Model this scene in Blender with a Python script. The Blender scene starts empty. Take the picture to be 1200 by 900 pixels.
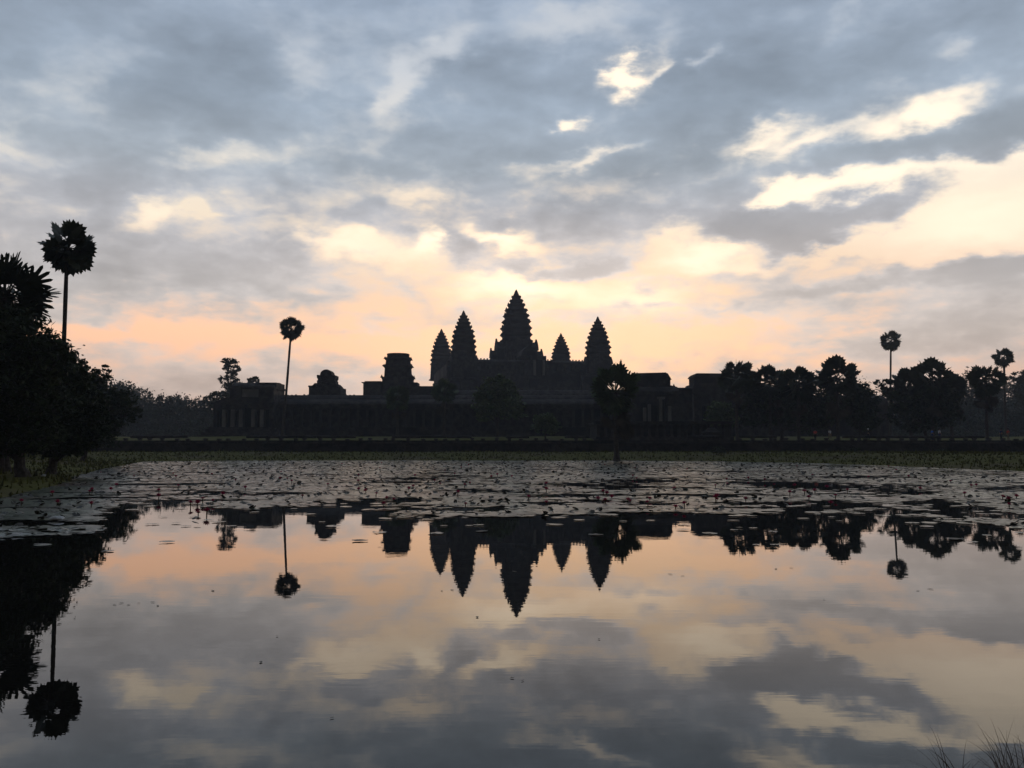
import bpy, bmesh, math, random
import numpy as np
from mathutils import Vector, Matrix, noise as mnoise
R = math.radians
random.seed(7)
rng = np.random.default_rng(7)
S = bpy.context.scene
COL = S.collection

# ------------------------------------------------------------------ camera
F = 1060.0                      # focal length in photo pixels (1200 wide)
HZ = 524.0                      # eye level in the photo
CAMH = 1.6                      # metres above the water
PITCH = math.atan((HZ - 450) / F)
cam_d = bpy.data.cameras.new('camera')
cam = bpy.data.objects.new('camera', cam_d)
COL.objects.link(cam)
cam.location = (0, 0, CAMH)
cam.rotation_euler = (R(90) + PITCH, 0, 0)
cam_d.sensor_width = 36
cam_d.lens = 36 * F / 1200
cam_d.clip_start = 0.1
cam_d.clip_end = 6000
S.camera = cam
S.view_settings.view_transform = 'Standard'
S.view_settings.look = 'None'
S.view_settings.exposure = 0
S.view_settings.gamma = 1
S.view_settings.use_curve_mapping = False
S.render.filter_size = 1.9
S.cycles.max_bounces = 6
S.cycles.diffuse_bounces = 2
S.cycles.glossy_bounces = 3
S.cycles.transparent_max_bounces = 8
S.cycles.volume_bounces = 1
S.cycles.use_denoising = True
S.cycles.sample_clamp_indirect = 4

CA, SA = math.cos(PITCH), math.sin(PITCH)
def W(px, py, D):
    """where the sight line through a photo point reaches the distance D"""
    u, v = (px - 600) / F, (450 - py) / F
    t = D / (CA - v * SA)
    return (u * t, D, CAMH + t * (SA + v * CA))
def X(px, D): return (px - 600) / F * D / CA * (1.0)
def Z(py, D): return W(600, py, D)[2]
def ang(px, py):
    x, y, z = W(px, py, 1.0); z -= CAMH
    return math.degrees(math.atan2(x, y)), math.degrees(math.atan2(z, math.hypot(x, y)))
def lin(c):
    f = lambda v: v / 12.92 if v <= .04045 else ((v + .055) / 1.055) ** 2.4
    return tuple(f(v / 255) for v in c)

# ------------------------------------------------------------------ sky
SUN_AZ, SUN_EL = 2.5, 3.0
SKY_GAIN = (1.17, 1.05)
world = bpy.data.worlds.new('World'); S.world = world; world.use_nodes = True
def build_sky():
    nt = world.node_tree; N = nt.nodes; L = nt.links
    for n in list(N): N.remove(n)
    def node(t, **kw):
        n = N.new(t)
        for k, v in kw.items(): setattr(n, k, v)
        return n
    def setin(n, i, v):
        if v is None: return
        if isinstance(v, bpy.types.NodeSocket): L.new(v, n.inputs[i])
        else: n.inputs[i].default_value = v
    def m(op, a, b=None, c=None, clamp=False):
        n = node('ShaderNodeMath', operation=op, use_clamp=clamp)
        setin(n, 0, a); setin(n, 1, b); setin(n, 2, c)
        return n.outputs[0]
    def vm(op, a, b=None):
        n = node('ShaderNodeVectorMath', operation=op)
        setin(n, 0, a); setin(n, 1, b)
        return n
    def ss(v, lo, hi, a=0.0, b=1.0):
        n = node('ShaderNodeMapRange', interpolation_type='SMOOTHSTEP')
        setin(n, 0, v); setin(n, 1, lo); setin(n, 2, hi); setin(n, 3, a); setin(n, 4, b)
        return n.outputs[0]
    def mix(f, a, b, mode='MIX'):
        n = node('ShaderNodeMix', data_type='RGBA', blend_type=mode)
        setin(n, 0, f); setin(n, 6, a); setin(n, 7, b)
        return n.outputs[2]
    def ramp(v, stops, lo, hi):
        t = m('DIVIDE', m('SUBTRACT', v, lo), hi - lo, clamp=True)
        n = node('ShaderNodeValToRGB'); setin(n, 0, t)
        e = n.color_ramp.elements
        while len(e) < len(stops): e.new(0.5)
        for i, (p, c) in enumerate(stops):
            e[i].position = (p - lo) / (hi - lo)
        for i, (p, c) in enumerate(stops):
            e[i].color = (*lin(c), 1)
        return n.outputs[0]
    dirv = node('ShaderNodeTexCoord').outputs['Generated']
    sep = node('ShaderNodeSeparateXYZ'); L.new(dirv, sep.inputs[0])
    x, y, z = sep.outputs
    DEG = 57.29578
    az = m('MULTIPLY', m('ARCTAN2', x, y), DEG)
    el = m('ABSOLUTE', m('MULTIPLY', m('ARCSINE', z), DEG))
    # noise fields, stretched sideways like cloud seen near the horizon
    st = vm('MULTIPLY', dirv, (1, 1, 2.1)).outputs[0]
    def fbm(scale, detail, rough, off=(0, 0, 0), dist=0.0, src=st):
        v = vm('ADD', src, off).outputs[0]
        n = node('ShaderNodeTexNoise'); L.new(v, n.inputs['Vector'])
        n.inputs['Scale'].default_value = scale; n.inputs['Detail'].default_value = detail
        n.inputs['Roughness'].default_value = rough; n.inputs['Distortion'].default_value = dist
        return n
    w1 = fbm(7, 3, .5).outputs['Color']
    w2 = fbm(26, 5, .55, (3, 1, 2)).outputs['Color']
    base = node('ShaderNodeCombineXYZ'); L.new(az, base.inputs[0]); L.new(el, base.inputs[1])
    d1 = vm('MULTIPLY', vm('SUBTRACT', w1, (.5, .5, .5)).outputs[0], (5.0, 3.0, 0)).outputs[0]
    d2 = vm('MULTIPLY', vm('SUBTRACT', w2, (.5, .5, .5)).outputs[0], (3.4, 2.4, 0)).outputs[0]
    co = vm('ADD', vm('ADD', base.outputs[0], d1).outputs[0], d2).outputs[0]
    def blobs(lst, start):
        acc = start; cc = co
        for i, (px, py, rx, ry, rot, amp) in enumerate(lst):
            if amp < 0: amp *= 1.3
            a, e = ang(px, py)
            if i and i % 12 == 0:         # makes the shader compile in short runs (its stack is small)
                q = node('ShaderNodeVectorMath', operation='MULTIPLY_ADD'); L.new(acc, q.inputs[0]); q.inputs[1].default_value = (1e-9,) * 3; L.new(co, q.inputs[2]); cc = q.outputs[0]
            mp = node('ShaderNodeMapping', vector_type='TEXTURE'); L.new(cc, mp.inputs[0])
            mp.inputs['Location'].default_value = (a, e, 0)
            mp.inputs['Rotation'].default_value = (0, 0, R(rot))
            mp.inputs['Scale'].default_value = (rx * .053, ry * .053, 1)
            q = vm('DOT_PRODUCT', mp.outputs[0], mp.outputs[0]).outputs['Value']
            g = m('POWER', .36788, q)
            acc = m('MULTIPLY_ADD', g, amp, acc)
        return acc
    sepc = node('ShaderNodeSeparateXYZ'); L.new(co, sepc.inputs[0])
    ew = sepc.outputs[1]
    n_big = fbm(5.5, 4, .48, (1.7, 0, .4), .3).outputs['Fac']
    n_mid = fbm(14, 6, .52, (0, 4.1, .9), .4).outputs['Fac']
    cov0 = ss(ew, 9.0, 16.5, 0.44, 1.0)
    cov0 = m('MULTIPLY_ADD', m('SUBTRACT', n_big, .5), 0.9, cov0)
    cov0 = m('MULTIPLY_ADD', m('SUBTRACT', n_mid, .5), 0.75, cov0)
    n_soft = fbm(9, 5, .5, (5, 1.1, .2), .3).outputs['Fac']
    n_str = fbm(9, 6, .55, (2, 2, .3), .2, vm('MULTIPLY', dirv, (1, 1, 5.5)).outputs[0]).outputs['Fac']
    cov0 = m('MULTIPLY_ADD', m('MULTIPLY', m('SUBTRACT', n_str, .46), ss(el, 15, 9, 0.2, 1.0)), 1.7, cov0)
    COV = [  # px, py, rx, ry, tilt, amount
        # gaps
        (450, 190, 100, 26, 0, -.25), (290, 270, 80, 14, 0, -.2),
        (800, 392, 120, 15, 0, -.45), (560, 300, 300, 30, 0, -.12),
        (1130, 275, 120, 22, 0, -.7), (1010, 283, 80, 10, 2, -.45), (1140, 225, 80, 16, 5, -.5),
        (741, 86, 25, 13, 20, -1.3), (778, 72, 20, 7, 25, -.5), (832, 64, 22, 8, 20, -.6), (780, 40, 14, 22, -20, -.3),
        (667, 145, 20, 12, 5, -1.25), (474, 102, 20, 36, -25, -.75), (525, 58, 46, 18, 28, -.72), (440, 70, 40, 26, 20, -.3), (715, 30, 36, 22, -30, -.4),
        (655, 24, 60, 19, 5, -.72), (700, 188, 58, 8, 14, -.75), (612, 200, 40, 10, 5, -.4),
        (895, 163, 34, 15, 12, -.68), (945, 170, 36, 12, 15, -.55), (1060, 134, 54, 19, 12, -.68), (1112, 120, 36, 15, 10, -.42), (990, 150, 40, 10, 10, -.25),
        (900, 235, 40, 14, 15, -.85), (960, 214, 80, 14, 8, -.75), (1090, 206, 110, 14, 4, -.7), (1190, 215, 70, 26, 0, -.9),
        (1150, 265, 90, 34, 0, -.8), (1010, 290, 120, 14, 0, -.5),
        (505, 236, 42, 15, 8, -.8), (190, 249, 30, 15, 12, -1.0), (242, 251, 14, 7, 0, -.9), (275, 183, 66, 16, 12, -.5), (345, 192, 16, 14, 10, -.2),
        (350, 75, 24, 26, 0, -.5), (85, 75, 60, 45, 0, -.5), (20, 190, 50, 26, 0, -.4), (700, 238, 120, 24, 4, -.38), (330, 235, 130, 18, 5, -.25), (440, 150, 60, 30, 10, -.25), (1110, 56, 18, 11, 0, -.4), (985, 20, 14, 20, -20, -.3),
        (390, 290, 46, 14, 0, -.9), (460, 310, 60, 14, 0, -.5), (497, 287, 18, 14, 0, -.8), (590, 285, 44, 14, -8, -.9), (790, 272, 60, 16, 10, -.5),
        (830, 292, 44, 16, 0, -.8), (780, 302, 60, 14, 0, -.35), (640, 335, 150, 16, 0, -.3),
        # thicker banks
        (860, 258, 50, 18, 0, .4), (770, 238, 90, 16, 4, .5), (700, 262, 60, 14, 0, .4), (950, 300, 80, 8, 4, .35), (720, 330, 60, 6, 0, .3), (450, 262, 60, 18, 0, .4), (600, 255, 60, 14, 0, .35),
        (20, 25, 90, 40, 0, .55), (1185, 25, 90, 50, 0, .45), (110, 205, 90, 26, 0, .4), (330, 436, 90, 12, 0, .35), (900, 402, 60, 12, 0, .3), (1110, 392, 110, 18, 0, .3),
        (600, 140, 70, 50, 0, .4), (850, 115, 110, 34, 14, .45), (250, 130, 200, 50, 0, .25), (450, 190, 130, 34, 0, .3),
        (540, 294, 32, 18, 0, 1.35), (690, 307, 70, 12, 2, 1.25), (640, 318, 60, 7, 0, .6), (650, 272, 40, 12, 0, .35), (735, 285, 24, 12, 0, .4),
        (1012, 246, 88, 15, 10, 1.25), (940, 268, 34, 14, 0, 1.0), (880, 258, 34, 17, 0, 1.1), (930, 243, 12, 12, 0, .4),
        (1000, 298, 60, 8, 3, .5), (860, 320, 50, 9, 0, .4), (1090, 322, 130, 13, 3, .8), (1190, 312, 60, 14, 8, .7), (985, 340, 90, 8, 0, .45),
        (1050, 180, 100, 16, 10, .75), (1180, 160, 60, 26, 5, .7), (985, 195, 40, 14, 10, .5),
        (100, 310, 190, 44, 0, .6), (280, 315, 110, 30, 0, .55), (330, 345, 70, 10, 0, .35), (150, 215, 120, 24, 0, .3),
        (775, 354, 34, 5, 0, .42), (870, 364, 46, 6, 0, .45), (1080, 385, 170, 40, 0, .55), (1190, 350, 90, 26, 0, .4), (960, 340, 40, 8, 0, .2),
        (190, 390, 170, 13, 0, -.7), (480, 405, 160, 12, 0, -.35), (790, 415, 150, 22, 0, -.6), (620, 330, 70, 12, 0, -.5), (740, 345, 90, 12, 0, -.4), (330, 386, 60, 7, 0, .45), (300, 402, 110, 10, 0, .35), (180, 450, 170, 24, 0, .5), (425, 434, 90, 8, 0, .25), (60, 370, 60, 20, 0, .2),
    ]
    n_fine = fbm(30, 7, .56, (1, 5, .6), .25).outputs['Fac']
    n_puff = fbm(19, 5, .5, (6, 2, 1.6), .6).outputs['Fac']
    cov0 = m('MULTIPLY_ADD', m('SUBTRACT', n_fine, .5), ss(el, 20, 11, .75, 1.5), cov0)
    cov0 = m('MULTIPLY_ADD', m('SUBTRACT', n_puff, .5), ss(el, 22, 13, .7, 1.4), cov0)
    cov = m('ADD', blobs(COV, 0.0), cov0)
    op = ss(cov, -.12, 1.08)
    # what lies behind the cloud: warm low, paler and bluer high up, yellow over the hidden sun
    back = ramp(el, [(0, (196, 168, 158)), (3.2, (206, 178, 165)), (5.0, (240, 198, 170)), (7.0, (253, 208, 174)), (9.4, (248, 216, 192)),
                     (14, (252, 236, 214)), (18, (246, 240, 230)), (23, (210, 216, 224)), (30, (192, 201, 213))], 0, 30)
    glow = blobs([(640, 350, 300, 110, 0, .85), (740, 400, 240, 60, 0, .35), (900, 330, 300, 60, 0, .28)], 0.0)
    back = mix(m('MULTIPLY', glow, 1.0, clamp=True), back, (*lin((255, 221, 186)), 1))
    hot = blobs([(740, 86, 34, 18, 28, 1.0), (610, 335, 70, 20, 0, .6), (667, 145, 24, 15, 5, .8), (800, 62, 60, 14, 22, .4), (905, 165, 60, 24, 12, .9), (1075, 132, 80, 28, 12, .9),
                 (1000, 215, 210, 22, 6, .9), (390, 290, 50, 16, 0, .5), (497, 287, 24, 14, 0, .7), (590, 285, 44, 14, -8, .8), (830, 295, 60, 20, 0, .7),
                 (740, 350, 80, 26, 0, .6), (470, 305, 70, 20, 0, .35), (600, 345, 60, 30, 0, .3), (190, 249, 27, 13, 12, .35), (1150, 258, 110, 30, 0, .6)], 0.0)
    back = mix(m('MULTIPLY', hot, 1.0, clamp=True), back, (1.42, 1.20, .92, 1))
    # the camera clips the red of the low dawn sky; its reflection shows how strong it really is
    wc = mix(m('MULTIPLY', ss(el, 12, 6.5), ss(el, 3, 6.0)), (1, 1, 1, 1), (1.17, 1.05, .99, 1))
    back = mix(1.0, back, wc, 'MULTIPLY')
    nish = node('ShaderNodeTexSky', sky_type='NISHITA', sun_disc=False)
    nish.sun_elevation = R(SUN_EL); nish.sun_rotation = R(SUN_AZ); nish.dust_density = 2.5
    nsc = mix(1.0, nish.outputs[0], (.06, .06, .06, 1), 'MULTIPLY')
    back = mix(.08, back, nsc)
    cl = ramp(el, [(0, (186, 168, 158)), (4, (193, 174, 163)), (6.7, (196, 184, 176)), (9.4, (188, 183, 181)), (12, (181, 179, 181)), (14.6, (173, 175, 181)),
                   (17.2, (161, 170, 180)), (20.7, (151, 164, 179)), (26, (149, 163, 181)), (29, (144, 159, 180))], 0, 30)
    cl = mix(m('MULTIPLY', m('MULTIPLY', glow, ss(el, 18, 10)), .62, clamp=True), cl, (*lin((228, 212, 200)), 1))
    shade = m('MULTIPLY_ADD', m('SUBTRACT', n_big, .5), -0.62, 1.02)
    shade = m('MULTIPLY_ADD', m('SUBTRACT', n_soft, .5), -0.60, shade)
    thick = ss(cov, .6, 1.7, 1.12, .88)
    shade = m('MULTIPLY', shade, thick)
    hsv = node('ShaderNodeCombineColor'); [L.new(shade, hsv.inputs[i]) for i in range(3)]
    cl = mix(1.0, cl, hsv.outputs[0], 'MULTIPLY')
    col = mix(op, back, cl)
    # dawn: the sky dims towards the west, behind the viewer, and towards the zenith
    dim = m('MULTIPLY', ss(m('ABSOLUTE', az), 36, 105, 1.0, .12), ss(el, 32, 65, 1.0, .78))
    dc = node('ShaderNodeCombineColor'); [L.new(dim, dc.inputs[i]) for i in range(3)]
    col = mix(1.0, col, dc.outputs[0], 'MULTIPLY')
    gain = ss(el, 5, 25, SKY_GAIN[0], SKY_GAIN[1])      # a little brighter, as the haze below takes some away again
    gc = node('ShaderNodeCombineColor'); [L.new(gain, gc.inputs[i]) for i in range(3)]
    col = mix(1.0, col, gc.outputs[0], 'MULTIPLY')
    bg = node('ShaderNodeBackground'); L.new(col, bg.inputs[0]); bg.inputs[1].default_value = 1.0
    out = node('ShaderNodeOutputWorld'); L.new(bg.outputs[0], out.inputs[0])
build_sky()
sun_d = bpy.data.lights.new('sun', 'SUN'); sun = bpy.data.objects.new('sun', sun_d); COL.objects.link(sun)
sun_d.energy = 0.5; sun_d.angle = R(0.5); sun_d.color = (1, .8, .55)
sv = Vector((math.sin(R(SUN_AZ)) * math.cos(R(SUN_EL)), math.cos(R(SUN_AZ)) * math.cos(R(SUN_EL)), math.sin(R(SUN_EL))))
sun.rotation_euler = sv.to_track_quat('Z', 'Y').to_euler()
sun.location = (0, -20, 60)

# ------------------------------------------------------------------ materials
def mat(name, c0, c1, rough=.85, scale=3.0, bump=0.0, bscale=20, detail=5, spec=.3, c2=None, scale2=.3, vec='Object', bdist=.05, island=0.0):
    m_ = bpy.data.materials.new(name); m_.use_nodes = True
    nt = m_.node_tree; N = nt.nodes; L = nt.links
    b = N['Principled BSDF']; b.inputs['Roughness'].default_value = rough; b.inputs['Specular IOR Level'].default_value = spec
    tc = N.new('ShaderNodeTexCoord')
    n = N.new('ShaderNodeTexNoise'); n.inputs['Scale'].default_value = scale; n.inputs['Detail'].default_value = detail
    L.new(tc.outputs[vec], n.inputs['Vector'])
    r = N.new('ShaderNodeValToRGB'); L.new(n.outputs['Fac'], r.inputs[0])
    r.color_ramp.elements[0].position = .35; r.color_ramp.elements[1].position = .65
    r.color_ramp.elements[0].color = (*c0, 1); r.color_ramp.elements[1].color = (*c1, 1)
    out = r.outputs[0]
    if c2:
        n2 = N.new('ShaderNodeTexNoise'); n2.inputs['Scale'].default_value = scale2; n2.inputs['Detail'].default_value = 6
        L.new(tc.outputs[vec], n2.inputs['Vector'])
        mr = N.new('ShaderNodeMapRange'); mr.inputs[1].default_value = .5; mr.inputs[2].default_value = .64
        L.new(n2.outputs['Fac'], mr.inputs[0])
        mx = N.new('ShaderNodeMix'); mx.data_type = 'RGBA'
        L.new(mr.outputs[0], mx.inputs[0]); L.new(out, mx.inputs[6]); mx.inputs[7].default_value = (*c2, 1)
        out = mx.outputs[2]
    if island:
        g = N.new('ShaderNodeNewGeometry')
        mr = N.new('ShaderNodeMapRange'); mr.inputs[3].default_value = 1 - island; mr.inputs[4].default_value = 1 + island
        L.new(g.outputs['Random Per Island'], mr.inputs[0])
        mx = N.new('ShaderNodeMix'); mx.data_type = 'RGBA'; mx.blend_type = 'MULTIPLY'; mx.inputs[0].default_value = 1
        L.new(out, mx.inputs[6]); L.new(mr.outputs[0], mx.inputs[7]); out = mx.outputs[2]
    L.new(out, b.inputs['Base Color'])
    if bump:
        nb = N.new('ShaderNodeTexNoise'); nb.inputs['Scale'].default_value = bscale; nb.inputs['Detail'].default_value = 6
        L.new(tc.outputs[vec], nb.inputs['Vector'])
        bp = N.new('ShaderNodeBump'); bp.inputs['Strength'].default_value = bump; bp.inputs['Distance'].default_value = bdist
        L.new(nb.outputs['Fac'], bp.inputs['Height']); L.new(bp.outputs[0], b.inputs['Normal'])
    return m_
M = {}
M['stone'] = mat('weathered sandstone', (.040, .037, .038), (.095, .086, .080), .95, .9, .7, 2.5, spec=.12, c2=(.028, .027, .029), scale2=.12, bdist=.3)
M['pale_stone'] = mat('pale sandstone', (.17, .16, .145), (.26, .245, .22), .9, 1.2, .4, 4, c2=(.15, .14, .13), scale2=.3)
M['pillar'] = mat('pillar sandstone', (.045, .042, .042), (.105, .098, .09), .95, .35, .6, 3, spec=.12, c2=(.045, .043, .042), scale2=.4)
M['laterite'] = mat('dark laterite', (.022, .019, .019), (.05, .043, .039), .95, 1.2, .8, 3, spec=.1, c2=(.075, .07, .06), scale2=.25, bdist=.2)
M['void'] = mat('interior stone with painted shade', (.018, .018, .02), (.03, .03, .032), .95, spec=.1)  # shade of door recesses and interiors is put into this near-black colour
M['leaf'] = mat('tree leaves', (.028, .042, .018), (.05, .07, .028), .6, .5, spec=.15, c2=(.06, .075, .03), scale2=.25, island=.35)
M['leaf_far'] = mat('far leaves', (.028, .04, .018), (.05, .066, .03), .7, .2, island=.3)
M['leaf_lime'] = mat('fresh green leaves', (.075, .12, .04), (.13, .175, .065), .6, .6, island=.3)
M['palm'] = mat('palm fronds', (.026, .038, .02), (.05, .064, .03), .6, 1.0, spec=.15, island=.3)
M['palm_green'] = mat('fresh palm fronds', (.055, .085, .04), (.10, .14, .06), .6, 1.0, spec=.15, island=.3)
M['palm_dry'] = mat('dry palm fronds', (.05, .042, .03), (.08, .066, .045), .8, 1.0, spec=.15, island=.3)
M['bark'] = mat('bark', (.05, .042, .035), (.11, .095, .08), .95, 6, .6, 12)
M['grass'] = mat('turf', (.075, .078, .015), (.12, .118, .028), .95, 1.2, .6, 6, spec=.05, c2=(.11, .095, .045), scale2=.11)
M['blade'] = mat('grass blades', (.075, .082, .015), (.12, .118, .028), .9, .4, spec=.05, island=.35)
M['dry_blade'] = mat('dry grass', (.15, .095, .075), (.26, .17, .13), .7, 9, island=.3)
M['pad'] = mat('lily pads', (.135, .15, .085), (.21, .21, .13), .30, .35, .25, 9, c2=(.18, .125, .09), scale2=.22, spec=.6, vec='Object', island=.35, bdist=.02)
M['pad_dark'] = mat('curled lily leaves', (.03, .035, .018), (.07, .05, .03), .55, 1.5, island=.4)
M['petal'] = mat('pink petals', (.42, .03, .10), (.64, .07, .19), .55, 8)
M['stem'] = mat('lily stem', (.07, .06, .03), (.11, .08, .04), .6, 8)
M['stamen'] = mat('yellow stamens', (.5, .35, .05), (.6, .42, .08), .6, 8)
M['skin'] = mat('skin', (.30, .19, .13), (.34, .22, .15), .6, 9)
M['hair'] = mat('hair', (.015, .012, .01), (.025, .02, .018), .5, 30)
M['white'] = mat('white scrap', (.6, .6, .58), (.75, .75, .72), .6, 8)
for nm, c in (('blue', (.05, .24, .85)), ('navy', (.03, .045, .12)), ('red', (.7, .12, .09)), ('white_cloth', (.72, .72, .72)), ('dark_cloth', (.03, .03, .035)), ('khaki', (.25, .2, .13))):
    M[nm] = mat(nm.replace('_', ' ') + ' cloth', c, tuple(v * 1.15 for v in c), .9, 12)

def water_material():
    m_ = bpy.data.materials.new('pond water'); m_.use_nodes = True
    nt = m_.node_tree; N = nt.nodes; L = nt.links
    b = N['Principled BSDF']
    b.inputs['Base Color'].default_value = (.010, .0095, .008, 1); b.inputs['Roughness'].default_value = 0.0
    b.inputs['IOR'].default_value = 1.333
    tc = N.new('ShaderNodeTexCoord')
    def noise(sx, sy, sc, det):
        mp = N.new('ShaderNodeMapping'); mp.inputs['Scale'].default_value = (sx, sy, 1); L.new(tc.outputs['Object'], mp.inputs[0])
        n = N.new('ShaderNodeTexNoise'); n.inputs['Scale'].default_value = sc; n.inputs['Detail'].default_value = det
        L.new(mp.outputs[0], n.inputs['Vector']); return n.outputs['Fac']
    def mt(op, a, bb, c=None):
        n = N.new('ShaderNodeMath'); n.operation = op
        for i, v in enumerate((a, bb, c)):
            if v is None: continue
            if isinstance(v, bpy.types.NodeSocket): L.new(v, n.inputs[i])
            else: n.inputs[i].default_value = v
        return n.outputs[0]
    h = mt('MULTIPLY', noise(.5, 1.6, 1.0, 2), .0006)
    h = mt('MULTIPLY_ADD', noise(1.0, 3.0, 2.6, 2), .00022, h)
    for (px, py, rad, amp) in ((422, 784, .30, .000035),):
        D = CAMH * F / (py - HZ); cx, cy = X(px, D), D
        d = N.new('ShaderNodeVectorMath'); d.operation = 'DISTANCE'; L.new(tc.outputs['Object'], d.inputs[0]); d.inputs[1].default_value = (cx, cy, 0)
        wv = mt('SINE', mt('MULTIPLY', d.outputs['Value'], 52), 0)
        q = mt('SUBTRACT', d.outputs['Value'], rad)
        env = mt('POWER', .36788, mt('MULTIPLY', mt('MULTIPLY', q, q), 70))
        h = mt('MULTIPLY_ADD', mt('MULTIPLY', wv, env), amp, h)
    bp = N.new('ShaderNodeBump'); bp.inputs['Strength'].default_value = 1.0; bp.inputs['Distance'].default_value = 1.0
    L.new(h, bp.inputs['Height']); L.new(bp.outputs[0], b.inputs['Normal'])
    return m_
M['water'] = water_material()

# ------------------------------------------------------------------ builders
def tag(o, label=None, cat=None, group=None, kind=None):
    if label: o['label'] = label
    if cat: o['category'] = cat
    if group: o['group'] = group
    if kind: o['kind'] = kind
    return o
def empty(name, loc, label=None, cat=None, group=None, rz=0.0):
    o = bpy.data.objects.new(name, None); COL.objects.link(o)
    o.location = loc; o.rotation_euler = (0, 0, rz); o.empty_display_size = .3
    return tag(o, label, cat, group)
def link(name, me, m, parent=None, loc=(0, 0, 0), rz=0.0):
    o = bpy.data.objects.new(name, me); COL.objects.link(o)
    if m is not None and not me.materials: me.materials.append(m)
    o.location = loc; o.rotation_euler = (0, 0, rz)
    if parent: o.parent = parent
    return o
class MB:
    def __init__(s): s.v = []; s.f = []
    def add(s, vs, fs):
        b = len(s.v); s.v += [tuple(p) for p in vs]; s.f += [tuple(i + b for i in f) for f in fs]; return s
    def box(s, x0, x1, y0, y1, z0, z1):
        return s.add([(x0, y0, z0), (x1, y0, z0), (x1, y1, z0), (x0, y1, z0), (x0, y0, z1), (x1, y0, z1), (x1, y1, z1), (x0, y1, z1)],
                     [(0, 3, 2, 1), (4, 5, 6, 7), (0, 1, 5, 4), (1, 2, 6, 5), (2, 3, 7, 6), (3, 0, 4, 7)])
    def prism(s, pts, y0, y1):           # pts: outline in x,z
        n = len(pts)
        s.add([(x, y0, z) for x, z in pts] + [(x, y1, z) for x, z in pts],
              [tuple(range(n)), tuple(range(2 * n - 1, n - 1, -1))] + [(i, i + n, (i + 1) % n + n, (i + 1) % n) for i in range(n)]); return s
    def prism_x(s, pts, x0, x1):         # pts: outline in y,z
        n = len(pts)
        s.add([(x0, y, z) for y, z in pts] + [(x1, y, z) for y, z in pts],
              [tuple(range(n - 1, -1, -1)), tuple(range(n, 2 * n))] + [((i + 1) % n, (i + 1) % n + n, i + n, i) for i in range(n)]); return s
    def rings(s, rings, cap=True):       # list of equal-length loops
        n = len(rings[0]); b = len(s.v)
        for r in rings: s.v += [tuple(p) for p in r]
        for k in range(len(rings) - 1):
            for i in range(n):
                j = (i + 1) % n
                s.f.append((b + k * n + i, b + k * n + j, b + (k + 1) * n + j, b + (k + 1) * n + i))
        if cap:
            s.f.append(tuple(b + i for i in range(n - 1, -1, -1))); s.f.append(tuple(b + (len(rings) - 1) * n + i for i in range(n)))
        return s
    def tube(s, pts, rad, n=8):
        rs = []
        for i, p in enumerate(pts):
            p = Vector(p); a = Vector(pts[max(i - 1, 0)]); c = Vector(pts[min(i + 1, len(pts) - 1)])
            t = (c - a).normalized(); q = t.orthogonal().normalized() if abs(t.z) < .95 else Vector((1, 0, 0)); q = (q - t * q.dot(t)).normalized(); w = t.cross(q)
            rs.append([p + (q * math.cos(2 * math.pi * k / n) + w * math.sin(2 * math.pi * k / n)) * rad[i] for k in range(n)])
        return s.rings(rs)
    def mesh(s, name):
        me = bpy.data.meshes.new(name); me.from_pydata(s.v, [], s.f); me.update(); return me
    def build(s, name, m, parent=None, loc=(0, 0, 0), rz=0.0): return link(name, s.mesh(name), m, parent, loc, rz)
def quads_mesh(name, V, k=4):
    """V: (n*k,3) array, n separate k-sided faces"""
    n = len(V) // k
    me = bpy.data.meshes.new(name)
    me.vertices.add(n * k); me.loops.add(n * k); me.polygons.add(n)
    me.vertices.foreach_set('co', V.astype(np.float32).ravel())
    me.loops.foreach_set('vertex_index', np.arange(n * k, dtype=np.int32))
    me.polygons.foreach_set('loop_start', np.arange(0, n * k, k, dtype=np.int32))
    try: me.polygons.foreach_set('loop_total', np.full(n, k, dtype=np.int32))
    except Exception: pass
    me.update(calc_edges=True); return me

# ------------------------------------------------------------------ ground and water
POND = [(-9, 3.2), (-3, 3.0), (1.0, 3.2), (1.45, 4.25), (2.0, 4.42), (2.8, 4.5), (8, 3.6), (20, 4.5), (29, 14), (32.5, 34), (33.5, 58), (32.5, 74), (30, 90), (22, 103), (8, 106.5),
        (-14, 107.5), (-34, 106), (-40, 98), (-35.5, 84), (-29.5, 65), (-24, 50), (-19, 38), (-15.5, 27), (-14.2, 15)]
PP = np.array(POND)
def pond_sd(x, y):
    """signed distance to the pond's edge (negative over water)"""
    x = np.asarray(x, float); y = np.asarray(y, float)
    d = np.full(x.shape, 1e9); ins = np.zeros(x.shape, bool)
    for i in range(len(PP)):
        a = PP[i]; b = PP[(i + 1) % len(PP)]; e = b - a
        t = np.clip(((x - a[0]) * e[0] + (y - a[1]) * e[1]) / (e @ e), 0, 1)
        d = np.minimum(d, np.hypot(x - a[0] - t * e[0], y - a[1] - t * e[1]))
        c = (a[1] > y) != (b[1] > y)
        with np.errstate(divide='ignore', invalid='ignore'):
            xi = (b[0] - a[0]) * (y - a[1]) / (b[1] - a[1]) + a[0]
        ins ^= c & (x < xi)
    return np.where(ins, -d, d)
def smooth(a, b, v):
    t = np.clip((v - a) / (b - a), 0, 1); return t * t * (3 - 2 * t)
def wob(x, y, s, k=0.0):
    return np.sin(x * s + k + 1.3 * np.sin(y * s * .7 + k)) * .5 + np.sin(y * s * 1.3 - k + 1.7 * np.sin(x * s * .6)) * .5
WALL_Y = 125.0; GROUND_UP = 2.3; PAVE = 2.55
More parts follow.
